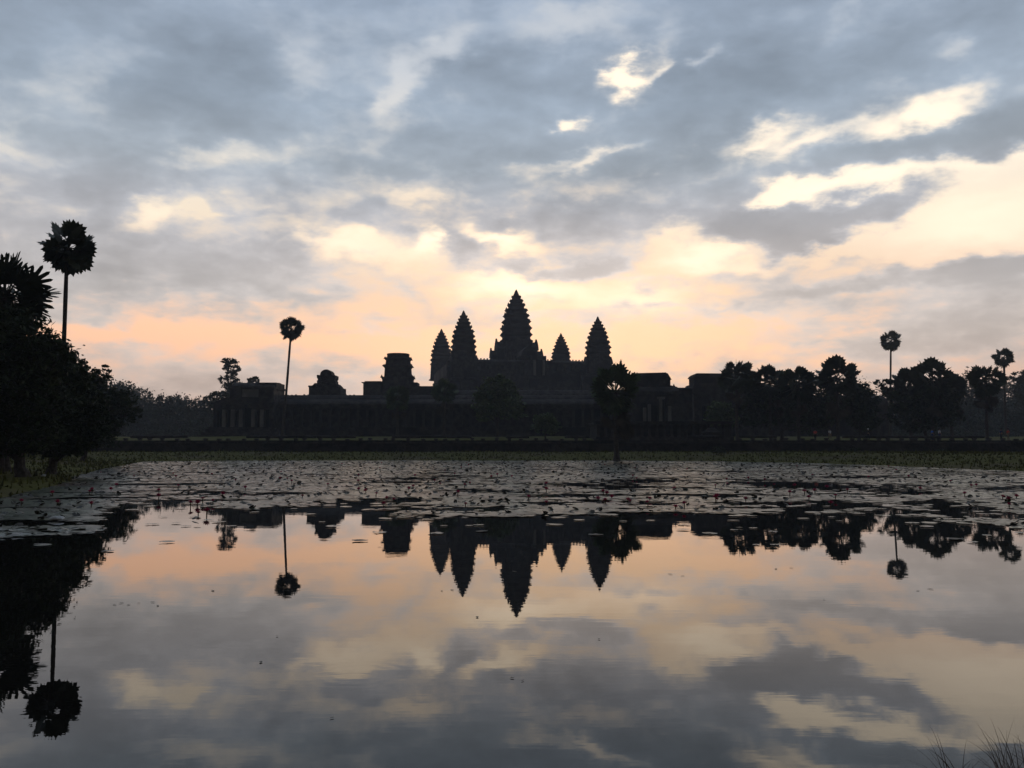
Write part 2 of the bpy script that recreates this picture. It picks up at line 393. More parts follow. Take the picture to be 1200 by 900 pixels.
def ground_z(x, y):
    x = np.asarray(x, float); y = np.asarray(y, float)
    d = pond_sd(x, y) + .25 * wob(x, y, .9) + .12 * wob(x, y, 2.7, 1)
    bank = .85 * smooth(0, 16, d) + .06 * np.clip(d, 0, 1) + .10 * smooth(0, 1.2, d) * (1 + wob(x, y, .35, 2)) * .5
    near = smooth(14, 6, y)
    bank = bank * (1 - .7 * near)
    z = np.where(d > 0, bank, np.maximum(-1.0, .3 * d))
    up = smooth(WALL_Y + .2, WALL_Y + .9, y)
    z = z * (1 - up) + up * (GROUND_UP + 1.3 * smooth(140, 172, y) + .08 * wob(x, y, .2))
    return z
def build_ground():
    xs = np.unique(np.concatenate([np.linspace(-2500, -120, 30), np.arange(-120, -45, 2.5), np.arange(-45, 40, .6), np.arange(40, 121, 2.5), np.linspace(121, 2500, 30)]))
    ys = np.unique(np.concatenate([np.linspace(-400, -10, 20), np.arange(-10, 1.5, .8), np.arange(1.5, 6, .25), np.arange(6, 130, .7), np.arange(130, 200, 4), np.linspace(200, 3500, 40)]))
    gx, gy = np.meshgrid(xs, ys); gz = ground_z(gx, gy)
    nx, ny = len(xs), len(ys)
    V = np.stack([gx, gy, gz], -1).reshape(-1, 3)
    i = np.arange(nx * ny).reshape(ny, nx)
    Fq = np.stack([i[:-1, :-1], i[:-1, 1:], i[1:, 1:], i[1:, :-1]], -1).reshape(-1, 4)
    me = bpy.data.meshes.new('ground'); me.from_pydata(V.tolist(), [], Fq.tolist()); me.update()
    me.polygons.foreach_set('use_smooth', np.ones(len(Fq), bool))
    tag(link('ground', me, M['grass']), 'grassy bank and flat lawn round the pond', kind='structure')
build_ground()
tag(MB().add([(-60, -6, 0), (60, -6, 0), (60, 118, 0), (-60, 118, 0)], [(0, 1, 2, 3)]).build('water', M['water']), 'still dark pond mirroring the dawn sky', kind='structure')
def gz(x, y): return float(ground_z(np.array([x]), np.array([y]))[0])

# ------------------------------------------------------------------ temple
def vault(mb, x0, x1, yc, w, z0, h, n=7):
    pts = []
    for i in range(n + 1):
        t = -1 + 2 * i / n
        pts.append((yc + t * w, z0 + h * (1 - abs(t) ** 1.9) ** .75))
    return mb.prism_x(pts, x0, x1)
def ogive(w, h, z0, xc=0.0, n=5):        # pointed gable outline in x,z
    pts = [(xc - w, z0)]
    for i in range(1, n): t = i / n; pts.append((xc - w * (1 - t ** 1.5), z0 + h * t ** .85))
    pts.append((xc, z0 + h))
    for i in range(n - 1, 0, -1): t = i / n; pts.append((xc + w * (1 - t ** 1.5), z0 + h * t ** .85))
    pts.append((xc + w, z0)); return pts
def redent(w):
    q = [(1.0, -.42), (1.0, .42), (.89, .42), (.89, .63), (.78, .63), (.78, .78), (.63, .78), (.63, .89), (.42, .89), (.42, 1.0)]
    out = []
    for k in range(4):
        c, s_ = [(1, 0), (0, 1), (-1, 0), (0, -1)][k]
        for (a, b) in q[1:]: out.append((w * (a * c - b * s_), w * (a * s_ + b * c)))
    return out
def tier_mesh():
    """one weathered storey of a lotus-bud tower, half width 1 and height 1"""
    mb = MB()
    prof = [(0, .90), (.10, .94), (.15, .88), (.46, .88), (.54, .93), (.64, .95), (.70, 1.02), (.82, 1.02), (.86, .95), (1.0, .88)]
    rings = []
    ero = [random.uniform(-.035, .02) for _ in range(36)]
    for z, s_ in prof: rings.append([(x * (1 + ero[i] + random.uniform(-.012, .012)), y * (1 + ero[i] + random.uniform(-.012, .012)), z + random.uniform(-.03, .03) * (0 < z < 1)) for i, (x, y) in enumerate(redent(s_))])
    mb.rings(rings)
    for k in range(4):                    # pointed antefixes along the cornice, some broken off
        c, s_ = [(1, 0), (0, 1), (-1, 0), (0, -1)][k]
        for (a, b, w, h) in ((.96, 0, .22, .5), (.96, .32, .10, .34), (.96, -.32, .10, .34), (.84, .53, .11, .36), (.84, -.53, .11, .36), (.74, .72, .10, .34)):
            if random.random() < .22: continue
            h *= random.uniform(.55, 1.15); b += random.uniform(-.03, .03)
            p = [(a, b - w), (a, b + w), (a - .08, b + w), (a - .08, b - w)]
            vs = [(x * c - y * s_, x * s_ + y * c, .80) for x, y in p] + [((a * .975) * c - b * s_, (a * .975) * s_ + b * c, .80 + h)]
            vs += [(x * c - y * s_, x * s_ + y * c, .80 + h * .5) for x, y in p]
            mb.add(vs, [(0, 1, 6, 5), (1, 2, 7, 6), (2, 3, 8, 7), (3, 0, 5, 8), (5, 6, 4), (6, 7, 4), (7, 8, 4), (8, 5, 4)])
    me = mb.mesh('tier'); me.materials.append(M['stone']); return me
TIERS = [tier_mesh() for _ in range(7)]
def finial_mesh():
    mb = MB(); prof = [(0, .9), (.08, 1.0), (.16, .8), (.28, .86), (.40, .62), (.5, .66), (.62, .42), (.72, .44), (.84, .22), (1, .05)]
    mb.rings([[(s_ * math.cos(2 * math.pi * i / 16), s_ * math.sin(2 * math.pi * i / 16), z) for i in range(16)] for z, s_ in prof])
    me = mb.mesh('finial'); me.materials.append(M['stone']); return me
FINIAL = finial_mesh()
PROF = [(61, 18.4), (53, 18.0), (45, 17.0), (37.5, 15.4), (30.5, 13.4), (24, 11.0), (18, 8.6), (13, 6.3), (8.4, 3.9), (0, 3.4)]
def tower(px, tip_py, D, k, base_py, label, porch=1.0, rz=R(10)):
    mpp = D / F * k                        # metres per profile unit
    x0 = X(px, D); zt = Z(tip_py, D); zb = Z(base_py, D)
    t = empty('temple_tower', (x0, D, zb), label, 'tower', 'lotus bud towers of the temple', rz)
    z_tier = zt - zb - PROF[0][0] * mpp
    mb = MB(); w = PROF[0][1] * mpp
    lv = [(0, 1.12), (.06, 1.12), (.08, 1.0), (.9, .95), (.94, 1.02), (1.0, 1.0)]
    mb.rings([[(x, y, z * z_tier) for x, y in redent(w * s_)] for z, s_ in lv])
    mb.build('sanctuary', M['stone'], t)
    for i in range(9):
        h0, hw = PROF[i]; h1 = PROF[i + 1][0]
        if i < 8: hw = (.74 * hw + .26 * PROF[i + 1][1]) * random.uniform(.985, 1.015)
        o = link('tier' if i < 8 else 'finial', TIERS[random.randrange(7)] if i < 8 else FINIAL, None, t, (0, 0, z_tier + (PROF[0][0] - h0) * mpp))
        o.scale = (hw * mpp, hw * mpp, (h0 - h1) * mpp * (1.03 if i < 8 else 1))
        o.rotation_euler = (0, 0, R(random.uniform(-2, 2) + 90 * random.randrange(4)))
    if porch:
        for q in range(4):
            p = MB(); hgt = z_tier; w = PROF[0][1] * mpp * porch
            # two stepped, gabled porches ending in pointed pediments
            p.box(-.52 * w, .52 * w, -1.25 * w, -.6 * w, 0, hgt * .62); p.prism(ogive(.6 * w, w * .55, hgt * .62), -1.25 * w, -.6 * w)
            p.prism(ogive(.64 * w, w * .78, hgt * .60), -1.34 * w, -1.25 * w)
            p.box(-.40 * w, .40 * w, -1.6 * w, -1.34 * w, 0, hgt * .36); p.prism(ogive(.46 * w, w * .42, hgt * .36), -1.6 * w, -1.34 * w)
            p.prism(ogive(.5 * w, w * .62, hgt * .34), -1.68 * w, -1.6 * w)
            po = p.build('porch', M['stone'], t, rz=q * math.pi / 2)
            d = MB().box(-.17 * w, .17 * w, -1.70 * w, -1.685 * w, 0, hgt * .30).build('doorway', M['void'], po)  # dark sheet on the porch front, painted as the shade of an open door
    return t
tower(605, 339, 330, 1.0, 430, 'tallest central lotus bud tower rising above the other four')
tower(543, 363.5, 300, .80, 446, 'tall lotus bud tower overlapping a smaller one, left of the tallest tower', .82)
tower(701, 370.5, 300, .80, 440, 'lotus bud tower standing alone above the palm by the water, right of the others', .82)
tower(517, 385, 360, .68, 446, 'smaller lotus bud tower half hidden behind the taller tower beside it', 0)
tower(657.5, 390, 360, .62, 430, 'smallest slim lotus bud tower between the tallest tower and the lone one', 0)

def pier_wall(mb, x0, x1, y0, y1, z0, z1, opens):
    """a wall along x with real openings: opens = [(xa, xb, za, zb)]"""
    x = x0
    for (a, b, za, zb) in sorted(opens):
        mb.box(x, a, y0, y1, z0, z1)
        if za > z0 + .01: mb.box(a, b, y0, y1, z0, za)
        mb.box(a, b, y0, y1, zb, z1); x = b
    mb.box(x, x1, y0, y1, z0, z1); return mb
def gable_house(t, xa, xb, ya, yb, z0, zwall, zridge, axis='x', m=None):
    pass

# upper pyramid with its gallery
def pyramid():
    D = 303.0; xa, xb = -27.0, 27.0; zg = 3.6
    t = empty('temple_pyramid', (.9 + 27 * math.sin(R(10)), 330 - 27 * math.cos(R(10)), zg), 'steep stepped stone pyramid carrying the five towers', 'temple', None, R(10))
    zt = Z(438, D) - zg
    for i in range(3):
        k = 2 - i; mb = MB()
        z0, z1 = zt * i / 3, zt * (i + 1) / 3
        e = 2.6 * k; y0 = -e; y1 = 54 + e
        for (za, zb, g) in ((0, .12, .5), (.12, .2, .15), (.2, .42, 0), (.42, .5, .35), (.5, .58, .5), (.58, .8, 0), (.8, .9, .3), (.9, 1.0, .55)):
            mb.box(xa - e - g, xb + e + g, y0 - g, y1 + g, z0 + (z1 - z0) * za, z0 + (z1 - z0) * zb)
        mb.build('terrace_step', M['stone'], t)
    # perimeter gallery: window wall, half vault, full vault
    zr = Z(420, D) - zg; mb = MB(); ops = []
    x = xa + 2
    while x < xb - 3:
        ops.append((x, x + 1.1, zt + 1.0, zt + 2.9)); x += 2.6
    pier_wall(mb, xa, xb, .4, 1.1, zt, zt + 3.6, ops); mb.box(xa, xb, 5.4, 6, zt, zt + 3.6)
    mb.box(xa - .2, xa + .5, 1.15, 53, zt, zt + 3.6); mb.box(xb - .5, xb + .2, 1.15, 53, zt, zt + 3.6)
    mb.build('gallery_wall', M['stone'], t)
    r = MB(); r.box(xa - .3, xb + .3, .1, 6.3, zt + 3.6, zt + 4.0); vault(r, xa, xb, 3.2, 3.0, zt + 4.0, zr - zt - 4.3)
    for k in range(int((xb - xa) / 1.1)): r.box(xa + k * 1.1, xa + k * 1.1 + .45, 3.0, 3.4, zr - .35, zr + .1 + .12 * random.random())
    r.build('vault_roof', M['stone'], t)
    # gatehouse in the middle of the gallery, with two pale door posts
    gx = 3.2; mpp = D / F
    g = MB(); gw = 9 * mpp
    pier_wall(g, gx - gw, gx + gw, -1.6, -.9, zt - 1, zt + 6, [(gx - 1.15, gx + 1.15, zt - .2, zt + 4.6)])
    g.box(gx - gw, gx + gw, -.88, 8, zt + 4.8, zt + 6.0); g.prism(ogive(gw * 1.1, 3.6, zt + 6), -1.8, 8); g.box(gx - gw - 2, gx + gw + 2, -.85, .35, zt - 1, zt + 4.4)
    go = g.build('gatehouse', M['stone'], t)
    for s in (-1, 1): MB().box(gx + s * 1.55 - .42, gx + s * 1.55 + .42, -2.25, -1.63, zt - .6, zt + 4.6).build('door_post', M['pale_stone'], go)
    MB().box(gx - 1.14, gx + 1.14, -.87, -.6, zt - .2, zt + 4.6).build('doorway', M['void'], go)  # dark sheet behind the opening, shade painted into its colour
    for sx in (-20, 3.2, 21):
        st = MB(); n = 24
        for i in range(n):
            z1 = zt * (i + 1) / n; st.box(sx - 2.2, sx + 2.2, -9.5 + 8.5 * i / n, -9.5 + 8.5 * (i + 1) / n + (.0 if i < n - 1 else 1.0), 0 if i == 0 else zt * i / n - zt / n, z1)
        for s in (-1, 1): st.prism_x([(-10.2, 0), (-9.2, 1.2), (-.9, zt + .4), (0.1, zt + .4), (0.1, 0)], sx + s * 2.7 - .48, sx + s * 2.7 + .48)
        st.build('staircase', M['stone'], t)
pyramid()

def second_gallery():
    D = 248.0; zg = 3.6
    xa, xb = X(428, D), X(770, D)
    t = empty('stone_gallery', (0, D, zg), 'middle enclosure gallery with windows, seen over the long front colonnade', 'gallery')
    zt = Z(470, D) - zg; zr = Z(456, D) - zg
    mb = MB(); ops = []; x = xa + 2.0
    while x < xb - 3: ops.append((x, x + 1.2, zt - 3.4, zt - 1.4)); x += 4.1
    pier_wall(mb, xa, xb, 0, .8, 2.5, zt, ops); mb.box(xa, xb, 5.2, 6, 2.5, zt)
    mb.build('wall', M['stone'], t)
    MB().box(xa - 1, xb + 1, -1, 7, 0, 1.2).box(xa - .6, xb + .6, -.6, 6.6, 1.2, 2.0).box(xa - .9, xb + .9, -.9, 6.9, 2.0, 2.5).build('plinth', M['stone'], t)
    r = MB(); r.box(xa - .4, xb + .4, -.4, 6.4, zt, zt + .4); vault(r, xa, xb, 3, 3.1, zt + .4, zr - zt - .4)
    for k in range(int((xb - xa) / 1.3)):
        if random.random() < .8: r.box(xa + k * 1.3, xa + k * 1.3 + .5, 2.8, 3.2, zr - .3, zr + .05 + .2 * random.random())
    r.build('vault_roof', M['stone'], t)
second_gallery()

# broken corner tower and small lobed tower above the gallery
def stump():
    D = 240.0; mpp = D / F; z0 = Z(462, D); cx = X(466.5, D)
    t = empty('ruined_tower', (cx, D, z0 - 6), 'square broken tower with a flat top and stepped ledges, above the gallery', 'tower')
    lv = [(462, 19), (452, 18.6), (446, 17.6), (443.5, 18.6), (442, 15.6), (432, 15), (430, 16.8), (428.5, 16.6), (427.5, 14.2), (423, 13.8), (421.5, 15.2), (420.5, 15), (419.8, 12.6), (416.2, 12.4), (415.4, 13.0), (414.8, 12.5)]
    mb = MB(); mb.rings([[(x, y, 0) for x, y in redent(19.6 * mpp)]] + [[(x, y, Z(py, D) - z0 + 6) for x, y in redent(hw * mpp)] for py, hw in lv])
    mb.build('tower_body', M['stone'], t)
    for py, hw in ((443.5, 17.5), (430, 15.8), (421.5, 14.2)):
        z = Z(py, D) - z0 + 6
        for s in (-1, 1):
            for yy in (-.7, 0, .7):
                h = random.uniform(.5, 1.1); c = s * hw * mpp
                MB().add([(c - .35, yy * hw * mpp - .4, z), (c + .35, yy * hw * mpp - .4, z), (c + .35, yy * hw * mpp + .4, z), (c - .35, yy * hw * mpp + .4, z), (c, yy * hw * mpp, z + h)], [(0, 1, 4), (1, 2, 4), (2, 3, 4), (3, 0, 4), (3, 2, 1, 0)]).build('antefix', M['stone'], t)
    w = MB(); xl = -38 * mpp; zz = lambda py: Z(py, D) - z0 + 6
    w.box(xl, -18 * mpp, -4, 4, 0, zz(450)); w.box(xl - .4, -18 * mpp, -4.4, 4.4, zz(450), zz(449)); w.box(xl + .2, -18 * mpp, -3.2, 3.2, zz(449), zz(447.6)); w.box(xl - .1, xl + .9, -3.6, 3.6, zz(456), zz(454.5))
    w.build('side_wing', M['stone'], t); w = MB()
    w.box(17 * mpp, 42 * mpp, -4, 4, 0, zz(455)); w.box(17 * mpp, 24 * mpp, -3, 3, zz(455), zz(449)); w.box(17 * mpp, 42 * mpp, -3.2, 3.2, zz(455), zz(453.4))
    w.build('side_wing', M['stone'], t)
stump()
def lobed():
    D = 205.0; mpp = D / F; cx = X(384, D); z0 = 3.7; zz = lambda py: Z(py, D) - z0
    t = empty('lobed_tower', (cx, D, z0), 'small round topped stone tower with two ears, above the long gallery roof', 'tower')
    MB().box(-18 * mpp, 18.5 * mpp, -3.5, 3.5, 0, zz(455)).box(-18.5 * mpp, -9 * mpp, -3.7, 3.7, zz(455), zz(453)).box(-14.6 * mpp, 15 * mpp, -3.2, 3.2, zz(455), zz(452.6)).prism([(-14.4 * mpp, zz(452.6)), (14.8 * mpp, zz(452.6)), (12 * mpp, zz(450)), (-12 * mpp, zz(450))], -3, 3).build('base', M['stone'], t)
    pts = [(-10.5, 450), (-10.6, 447), (-9.4, 445.5), (-10.8, 443), (-10.9, 440.3), (-9, 439.9), (-8.4, 440.6), (-7.2, 440.2), (-6.4, 437), (-4.2, 434.8), (-1.5, 433.8), (1.5, 433.7), (4.2, 434.9), (6, 437.2), (6.6, 440.2), (8.2, 440.8), (9.2, 440.2), (11, 440.6), (10.8, 444), (9.6, 446), (10.8, 447.6), (10.5, 450)]
    MB().prism([(x * mpp, zz(y)) for x, y in pts], -1.9, 1.9).build('crest', M['stone'], t)
    c = MB(); c.rings([[(x, y * 1.0, z) for x, y in redent(hw * mpp)] for z, hw in ((zz(450), 7), (zz(444), 6.5), (zz(442), 7.2), (zz(439), 5.6), (zz(436), 4.0), (zz(434.6), 2))])
    c.build('core', M['stone'], t)
lobed()

# long outer gallery with its colonnade
def outer_gallery():
    D = 190.0; zg = 3.6; xa, xb = X(318, D), X(752, D)
    t = empty('stone_gallery', (0, D, zg), 'long low front gallery with square columns under a double vaulted roof', 'gallery')
    zp = Z(501, D) - zg; zc = Z(478.5, D) - zg; zr = Z(461, D) - zg
    p = MB()
    for (f0, f1, g) in ((0, .2, .7), (.2, .3, .3), (.3, .6, 0), (.6, .75, .35), (.75, 1, .7)): p.box(xa, xb, -.6 - g, 9, zp * f0, zp * f1)
    p.build('plinth', M['stone'], t)
    MB().box(xa, xb, 3.4, 4.2, zp, zc + 1.0).box(xa, xb, 8.0, 8.8, zp, zc + 1).build('back_wall', M['stone'], t)
    col = MB().box(-.24, .24, -.24, .24, .28, zc - zp - .3).box(-.34, .34, -.34, .34, 0, .28).box(-.34, .34, -.34, .34, zc - zp - .3, zc - zp).mesh('column')
    col.materials.append(M['pillar'])
    n = 40
    for i in range(n): link('column', col, None, t, (xa + .6 + (xb - xa - 1.2) * i / (n - 1), 0, zp))
    MB().box(xa, xb, -.55, .5, zc, zc + .6).box(xa, xb, -.8, .6, zc + .6, zc + .85).build('entablature', M['stone'], t)
    MB().prism_x([(-.7, zc + .85), (-.3, zc + 1.25), (.7, zc + 1.7), (2.2, zc + 2.0), (3.39, zc + 2.05), (3.39, zc + .86)], xa, xb).build('half_vault', M['stone'], t)
    r = MB(); r.box(xa, xb, 3.2, 9.0, zc + 1.02, zc + 1.5); vault(r, xa, xb, 6.1, 2.9, zc + 1.5, zr - zc - 1.5)
    for k in range(int((xb - xa) / .9)):
        if random.random() < .75: r.box(xa + k * .9, xa + k * .9 + .35, 5.9, 6.3, zr - .3, zr + .02 + .15 * random.random())
    r.build('vault_roof', M['stone'], t)
outer_gallery()

def corner_pavilion():
    D = 186.0; zg = 3.5; zz = lambda py: Z(py, D) - zg; xx = lambda px: X(px, D)
    t = empty('corner_pavilion', (0, D, zg), 'stone corner pavilion with pale door posts at the far end of the gallery', 'pavilion')
    p = MB()
    for (pa, pb, l, r_, g) in ((515, 510, 238, 334, 3), (510, 507, 241, 331, 2.2), (507, 503, 244, 328, 1.4), (503, 500.5, 247, 325, .8)): p.box(xx(l), xx(r_), -g, 14 + g, zz(pa), zz(pb))
    p.build('plinth', M['stone'], t)
    ops = [(xx(a), xx(b), zz(500.5), zz(c)) for a, b, c in ((255, 262, 480), (266.5, 271.5, 480), (276.5, 281, 481), (286, 295.5, 478), (300.5, 305.5, 481), (310.5, 316, 480))]
    w = MB(); pier_wall(w, xx(251), xx(321), 0, .9, zz(500.5), zz(474), ops); w.box(xx(251), xx(252.5), .92, 13, zz(500.5), zz(474)); w.box(xx(319), xx(321), .92, 13, zz(500.5), zz(474))
    w.build('wall', M['stone'], t)
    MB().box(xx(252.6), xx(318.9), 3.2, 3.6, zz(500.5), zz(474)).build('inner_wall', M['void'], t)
    for px in (264, 274, 283.5, 298, 308): MB().box(xx(px) - .34, xx(px) + .34, -.62, -.02, zz(500.5), zz(480)).build('door_post', M['pale_stone'], t)
    r = MB(); r.box(xx(249.5), xx(322), -.8, 13.5, zz(474), zz(472)); r.prism([(xx(250), zz(472)), (xx(322), zz(472)), (xx(321), zz(466.5)), (xx(264), zz(466)), (xx(256), zz(469))], .2, 13)
    r.build('lower_roof', M['stone'], t)
    u = MB(); u.box(xx(266), xx(318), 2, 11, zz(466), zz(452)); u.box(xx(264.6), xx(319), 1.5, 11.5, zz(454.5), zz(452)); u.build('upper_storey', M['stone'], t)
    MB().box(xx(281), xx(300), 1.85, 1.99, zz(464.5), zz(455.5)).build('false_window', M['pale_stone'], t)
    v = MB(); vault(v, xx(267), xx(318.4), 6.5, 4.4, zz(452), zz(446) - zz(452)); v.box(xx(296), xx(319.4), 3, 10, zz(452), zz(447.0)); v.build('vault_roof', M['stone'], t)
corner_pavilion()

def entrance():
    D = 180.0; zg = 3.4; zz = lambda py: Z(py, D) - zg; xx = lambda px: X(px, D)
    t = empty('entrance_pavilion', (0, D, zg), 'gabled stone entrance building with pale porch columns beside the palm by the water', 'pavilion')
    p = MB()
    for (pa, pb, l, r_, g) in ((514, 508, 728, 806, 3), (508, 503, 732, 802, 2), (503, 498, 736, 798, 1)): p.box(xx(l), xx(r_), -g, 12, zz(pa), zz(pb))
    p.build('plinth', M['stone'], t)
    w = MB(); pier_wall(w, xx(740), xx(796), 0, .8, zz(498), zz(462), [(xx(751), xx(757), zz(498), zz(472)), (xx(762), xx(770), zz(498), zz(470)), (xx(775), xx(780), zz(498), zz(472))])
    w.box(xx(740), xx(742), .82, 11, zz(498), zz(462)); w.box(xx(794), xx(796), .82, 11, zz(498), zz(462)); w.build('wall', M['stone'], t)
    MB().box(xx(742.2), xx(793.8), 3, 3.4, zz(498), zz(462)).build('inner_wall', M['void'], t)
    for px, a in ((754, 478), (759.5, 474), (772.5, 468), (783, 476)):
        MB().box(xx(px) - .3, xx(px) + .3, -1.6, -1.0, zz(498), zz(a)).build('porch_column', M['pale_stone'], t)
    MB().box(xx(768.5), xx(777.5), -1.75, -.1, zz(468), zz(465.5)).build('lintel', M['pale_stone'], t)
    r = MB(); r.box(xx(737.5), xx(797), -1.2, 11.5, zz(462), zz(459)); r.prism_x([(-.8, zz(459)), (0, zz(455)), (1.6, zz(452.5)), (1.6, zz(459))], xx(739), xx(795))
    r.prism([(xx(742), zz(459)), (xx(794), zz(459)), (xx(789.5), zz(451)), (xx(744), zz(451))], 1.7, 11); r.build('lower_roof', M['stone'], t)
    u = MB(); u.box(xx(745), xx(788), 2.2, 10, zz(451), zz(444)); u.prism([(xx(743), zz(444)), (xx(789), zz(444)), (xx(784.5), zz(436.6)), (xx(780), zz(435.6)), (xx(747), zz(436.4))], 1.8, 10.4)
    u.box(xx(779), xx(784), 3, 5, zz(437), zz(435.0)); u.build('upper_roof', M['stone'], t)
    MB().prism(ogive(9.5 * D / F, 13 * D / F, zz(475), xx(766)), -1.2, -.82).build('pediment', M['stone'], t)
    lw = MB(); lw.box(xx(789), xx(816), 4, 9, 0, zz(455)); lw.box(xx(788.6), xx(816), 3.7, 9.3, zz(455), zz(453.5)); vault(lw, xx(789), xx(816), 6.5, 2.2, zz(453.5), zz(451.8) - zz(453.5)); lw.build('link_gallery', M['stone'], t)
    f = MB(); f.tube([(xx(796.5), 6.5, zz(452.5)), (xx(796.5), 6.5, zz(450.5)), (xx(796.5), 6.5, zz(449.5)), (xx(796.5), 6.5, zz(447.4))], [.3, .36, .2, .06], 8); f.build('finial', M['stone'], t)
entrance()
def south_pavilion():
    D = 192.0; zg = 3.5; zz = lambda py: Z(py, D) - zg; xx = lambda px: X(px, D)
    t = empty('stone_pavilion', (0, D, zg), 'dark stone building with a flat topped roof, half hidden by the palm grove', 'pavilion')
    w = MB(); ops = [(xx(a), xx(a + 5), zz(500), zz(476)) for a in range(822, 890, 10)]
    pier_wall(w, xx(813), xx(900), 0, .8, 0, zz(462), ops); w.box(xx(813), xx(815), .82, 10, 0, zz(462)); w.build('wall', M['stone'], t)
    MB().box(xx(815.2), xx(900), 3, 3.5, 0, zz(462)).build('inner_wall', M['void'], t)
    r = MB(); r.box(xx(811), xx(901), -.6, 10.4, zz(462), zz(459.5)); r.prism([(xx(811.5), zz(459.5)), (xx(901), zz(459.5)), (xx(897), zz(449)), (xx(814), zz(449)), (xx(812.6), zz(453))], .2, 10)
    r.build('lower_roof', M['stone'], t)
    u = MB(); u.box(xx(816), xx(880), 2, 8, zz(449), zz(441)); u.prism([(xx(814.5), zz(441)), (xx(881), zz(441)), (xx(878), zz(437)), (xx(818.5), zz(436.6)), (xx(816), zz(438.5))], 1.6, 8.4); u.build('upper_roof', M['stone'], t)
south_pavilion()
def far_gallery():
    D = 196.0; zg = 3.6; xa, xb = X(900, D), X(1040, D); zz = lambda py: Z(py, D) - zg
    t = empty('stone_gallery', (0, D, zg), 'low gallery wing behind the palm grove, mostly hidden by crowns', 'gallery')
    MB().box(xa, xb, 0, 7, 0, zz(474)).build('wall', M['stone'], t)
    vault(MB(), xa, xb, 3.5, 3.8, zz(474), zz(463) - zz(474)).build('vault_roof', M['stone'], t)
far_gallery()

def terrace():
    D = 148.0; zg = 2.6; zz = lambda py: Z(py, D) - zg; xx = lambda px: X(px, D)
    t = empty('stone_terrace', (0, D, zg), 'low raised stone terrace on short round columns before the entrance', 'terrace')
    MB().box(xx(700), xx(856), 1.2, 14, 0, zz(497)).build('core', M['laterite'], t)
    MB().box(xx(698), xx(858), -.3, 14.5, zz(497), zz(495)).box(xx(697.4), xx(858.6), -.5, 14.8, zz(495), zz(493.8)).build('deck', M['stone'], t)
    MB().box(xx(698), xx(858), -.6, 1.0, 0, zz(512)).build('footing', M['stone'], t)
    cm = MB(); h = zz(497) - zz(512)
    cm.rings([[(r_ * math.cos(a * math.pi / 5), r_ * math.sin(a * math.pi / 5), z) for a in range(10)] for z, r_ in ((0, .34), (.15, .34), (.2, .24), (h - .25, .22), (h - .2, .34), (h, .36))])
    me = cm.mesh('column'); me.materials.append(M['stone'])
    for i in range(19): link('column', me, None, t, (xx(700.5) + (xx(855.5) - xx(700.5)) * i / 18, .25, zz(512)))
terrace()
def pedestal():
    D = 131.0; x, z = X(833, D), GROUND_UP; k = D / F
    t = empty('stone_pedestal', (x, D, z), 'squat stepped stone pedestal standing behind the low wall', 'pedestal')
    MB().rings([[(a, b, zz * k) for a, b in redent(w * k)] for zz, w in ((0, 11), (2, 11), (2.3, 8.5), (5, 8.2), (5.6, 10), (7.2, 10.4), (7.6, 8.6), (10, 8.2), (10.6, 11), (12.4, 11.2), (13, 7), (15.5, 5), (17, 3.4))]).build('base', M['pillar'], t)
pedestal()

# retaining wall and its balustrade
def wall_and_rail():
    xa, xb = -96, 106
    t = empty('retaining_wall', (0, WALL_Y, 0), 'long dark stone retaining wall along the far side of the pond', 'wall')
    zt = Z(517.5, WALL_Y)
    MB().box(xa, xb, 0, .9, -.2, zt - .25).build('wall_face', M['laterite'], t)
    MB().box(xa, xb, -.5, -.005, -.2, zt - .95).box(xa, xb, -.28, -.004, zt - .948, zt - .62).build('stepped_footing', M['laterite'], t)
    c = MB(); x = xa
    while x < xb:
        l = random.uniform(1.2, 2.2); c.box(x, min(x + l - .03, xb), -.22 + random.uniform(-.04, .04), 1.0, zt - .248, zt + random.uniform(-.04, .04)); x += l
    c.build('coping', M['stone'], t)
    yb = WALL_Y + 2.2; zb = PAVE; zr = Z(511.0, yb)
    post = MB().box(-.19, .19, -.19, .19, 0, zr - zb - .28).box(-.28, .28, -.24, .24, zr - zb - .46, zr - zb - .3).mesh('post'); post.materials.append(M['stone'])
    for (la, ra, lb) in ((-70, -45.5, 'stone balustrade of stubby posts beside the dark trees, before the corner pavilion'), (-43, 14, 'long stone balustrade with worn rail in front of the colonnade'), (19.5, 88, 'stone balustrade with walkers behind it, before the palm grove')):
        b = empty('stone_balustrade', (la, yb, zb), lb, 'balustrade', 'balustrades along the causeway')
        n = int((ra - la) / 1.75)
        for i in range(n + 1): link('post', post, None, b, ((ra - la) * i / n + random.uniform(-.4, .4) * (0 < i < n), 0, random.uniform(-.12, .03)))
        r = MB(); x = 0.0
        while x < ra - la:
            l = random.uniform(3, 6)
            if random.random() < .62:
                z = zr - zb - .27 + random.uniform(-.05, .02)
                r.rings([[(xx_, .2 * math.cos(a * math.pi / 4), z + .17 + .17 * math.sin(a * math.pi / 4)) for a in range(8)] for xx_ in (x, min(x + l - .05, ra - la))])
            x += l
        r.build('rail', M['stone'], b)
wall_and_rail()
pv = MB()
for i in range(40):                       # worn laterite paving of the causeway
    pv.box(-96 + 5.05 * i, -96 + 5.05 * i + 5.0, WALL_Y + 1.05, WALL_Y + 12 + random.uniform(-.3, .3), GROUND_UP - .3, PAVE + random.uniform(-.03, .0))
tag(pv.build('causeway', M['laterite']), 'dark stone paved causeway behind the retaining wall', kind='structure')

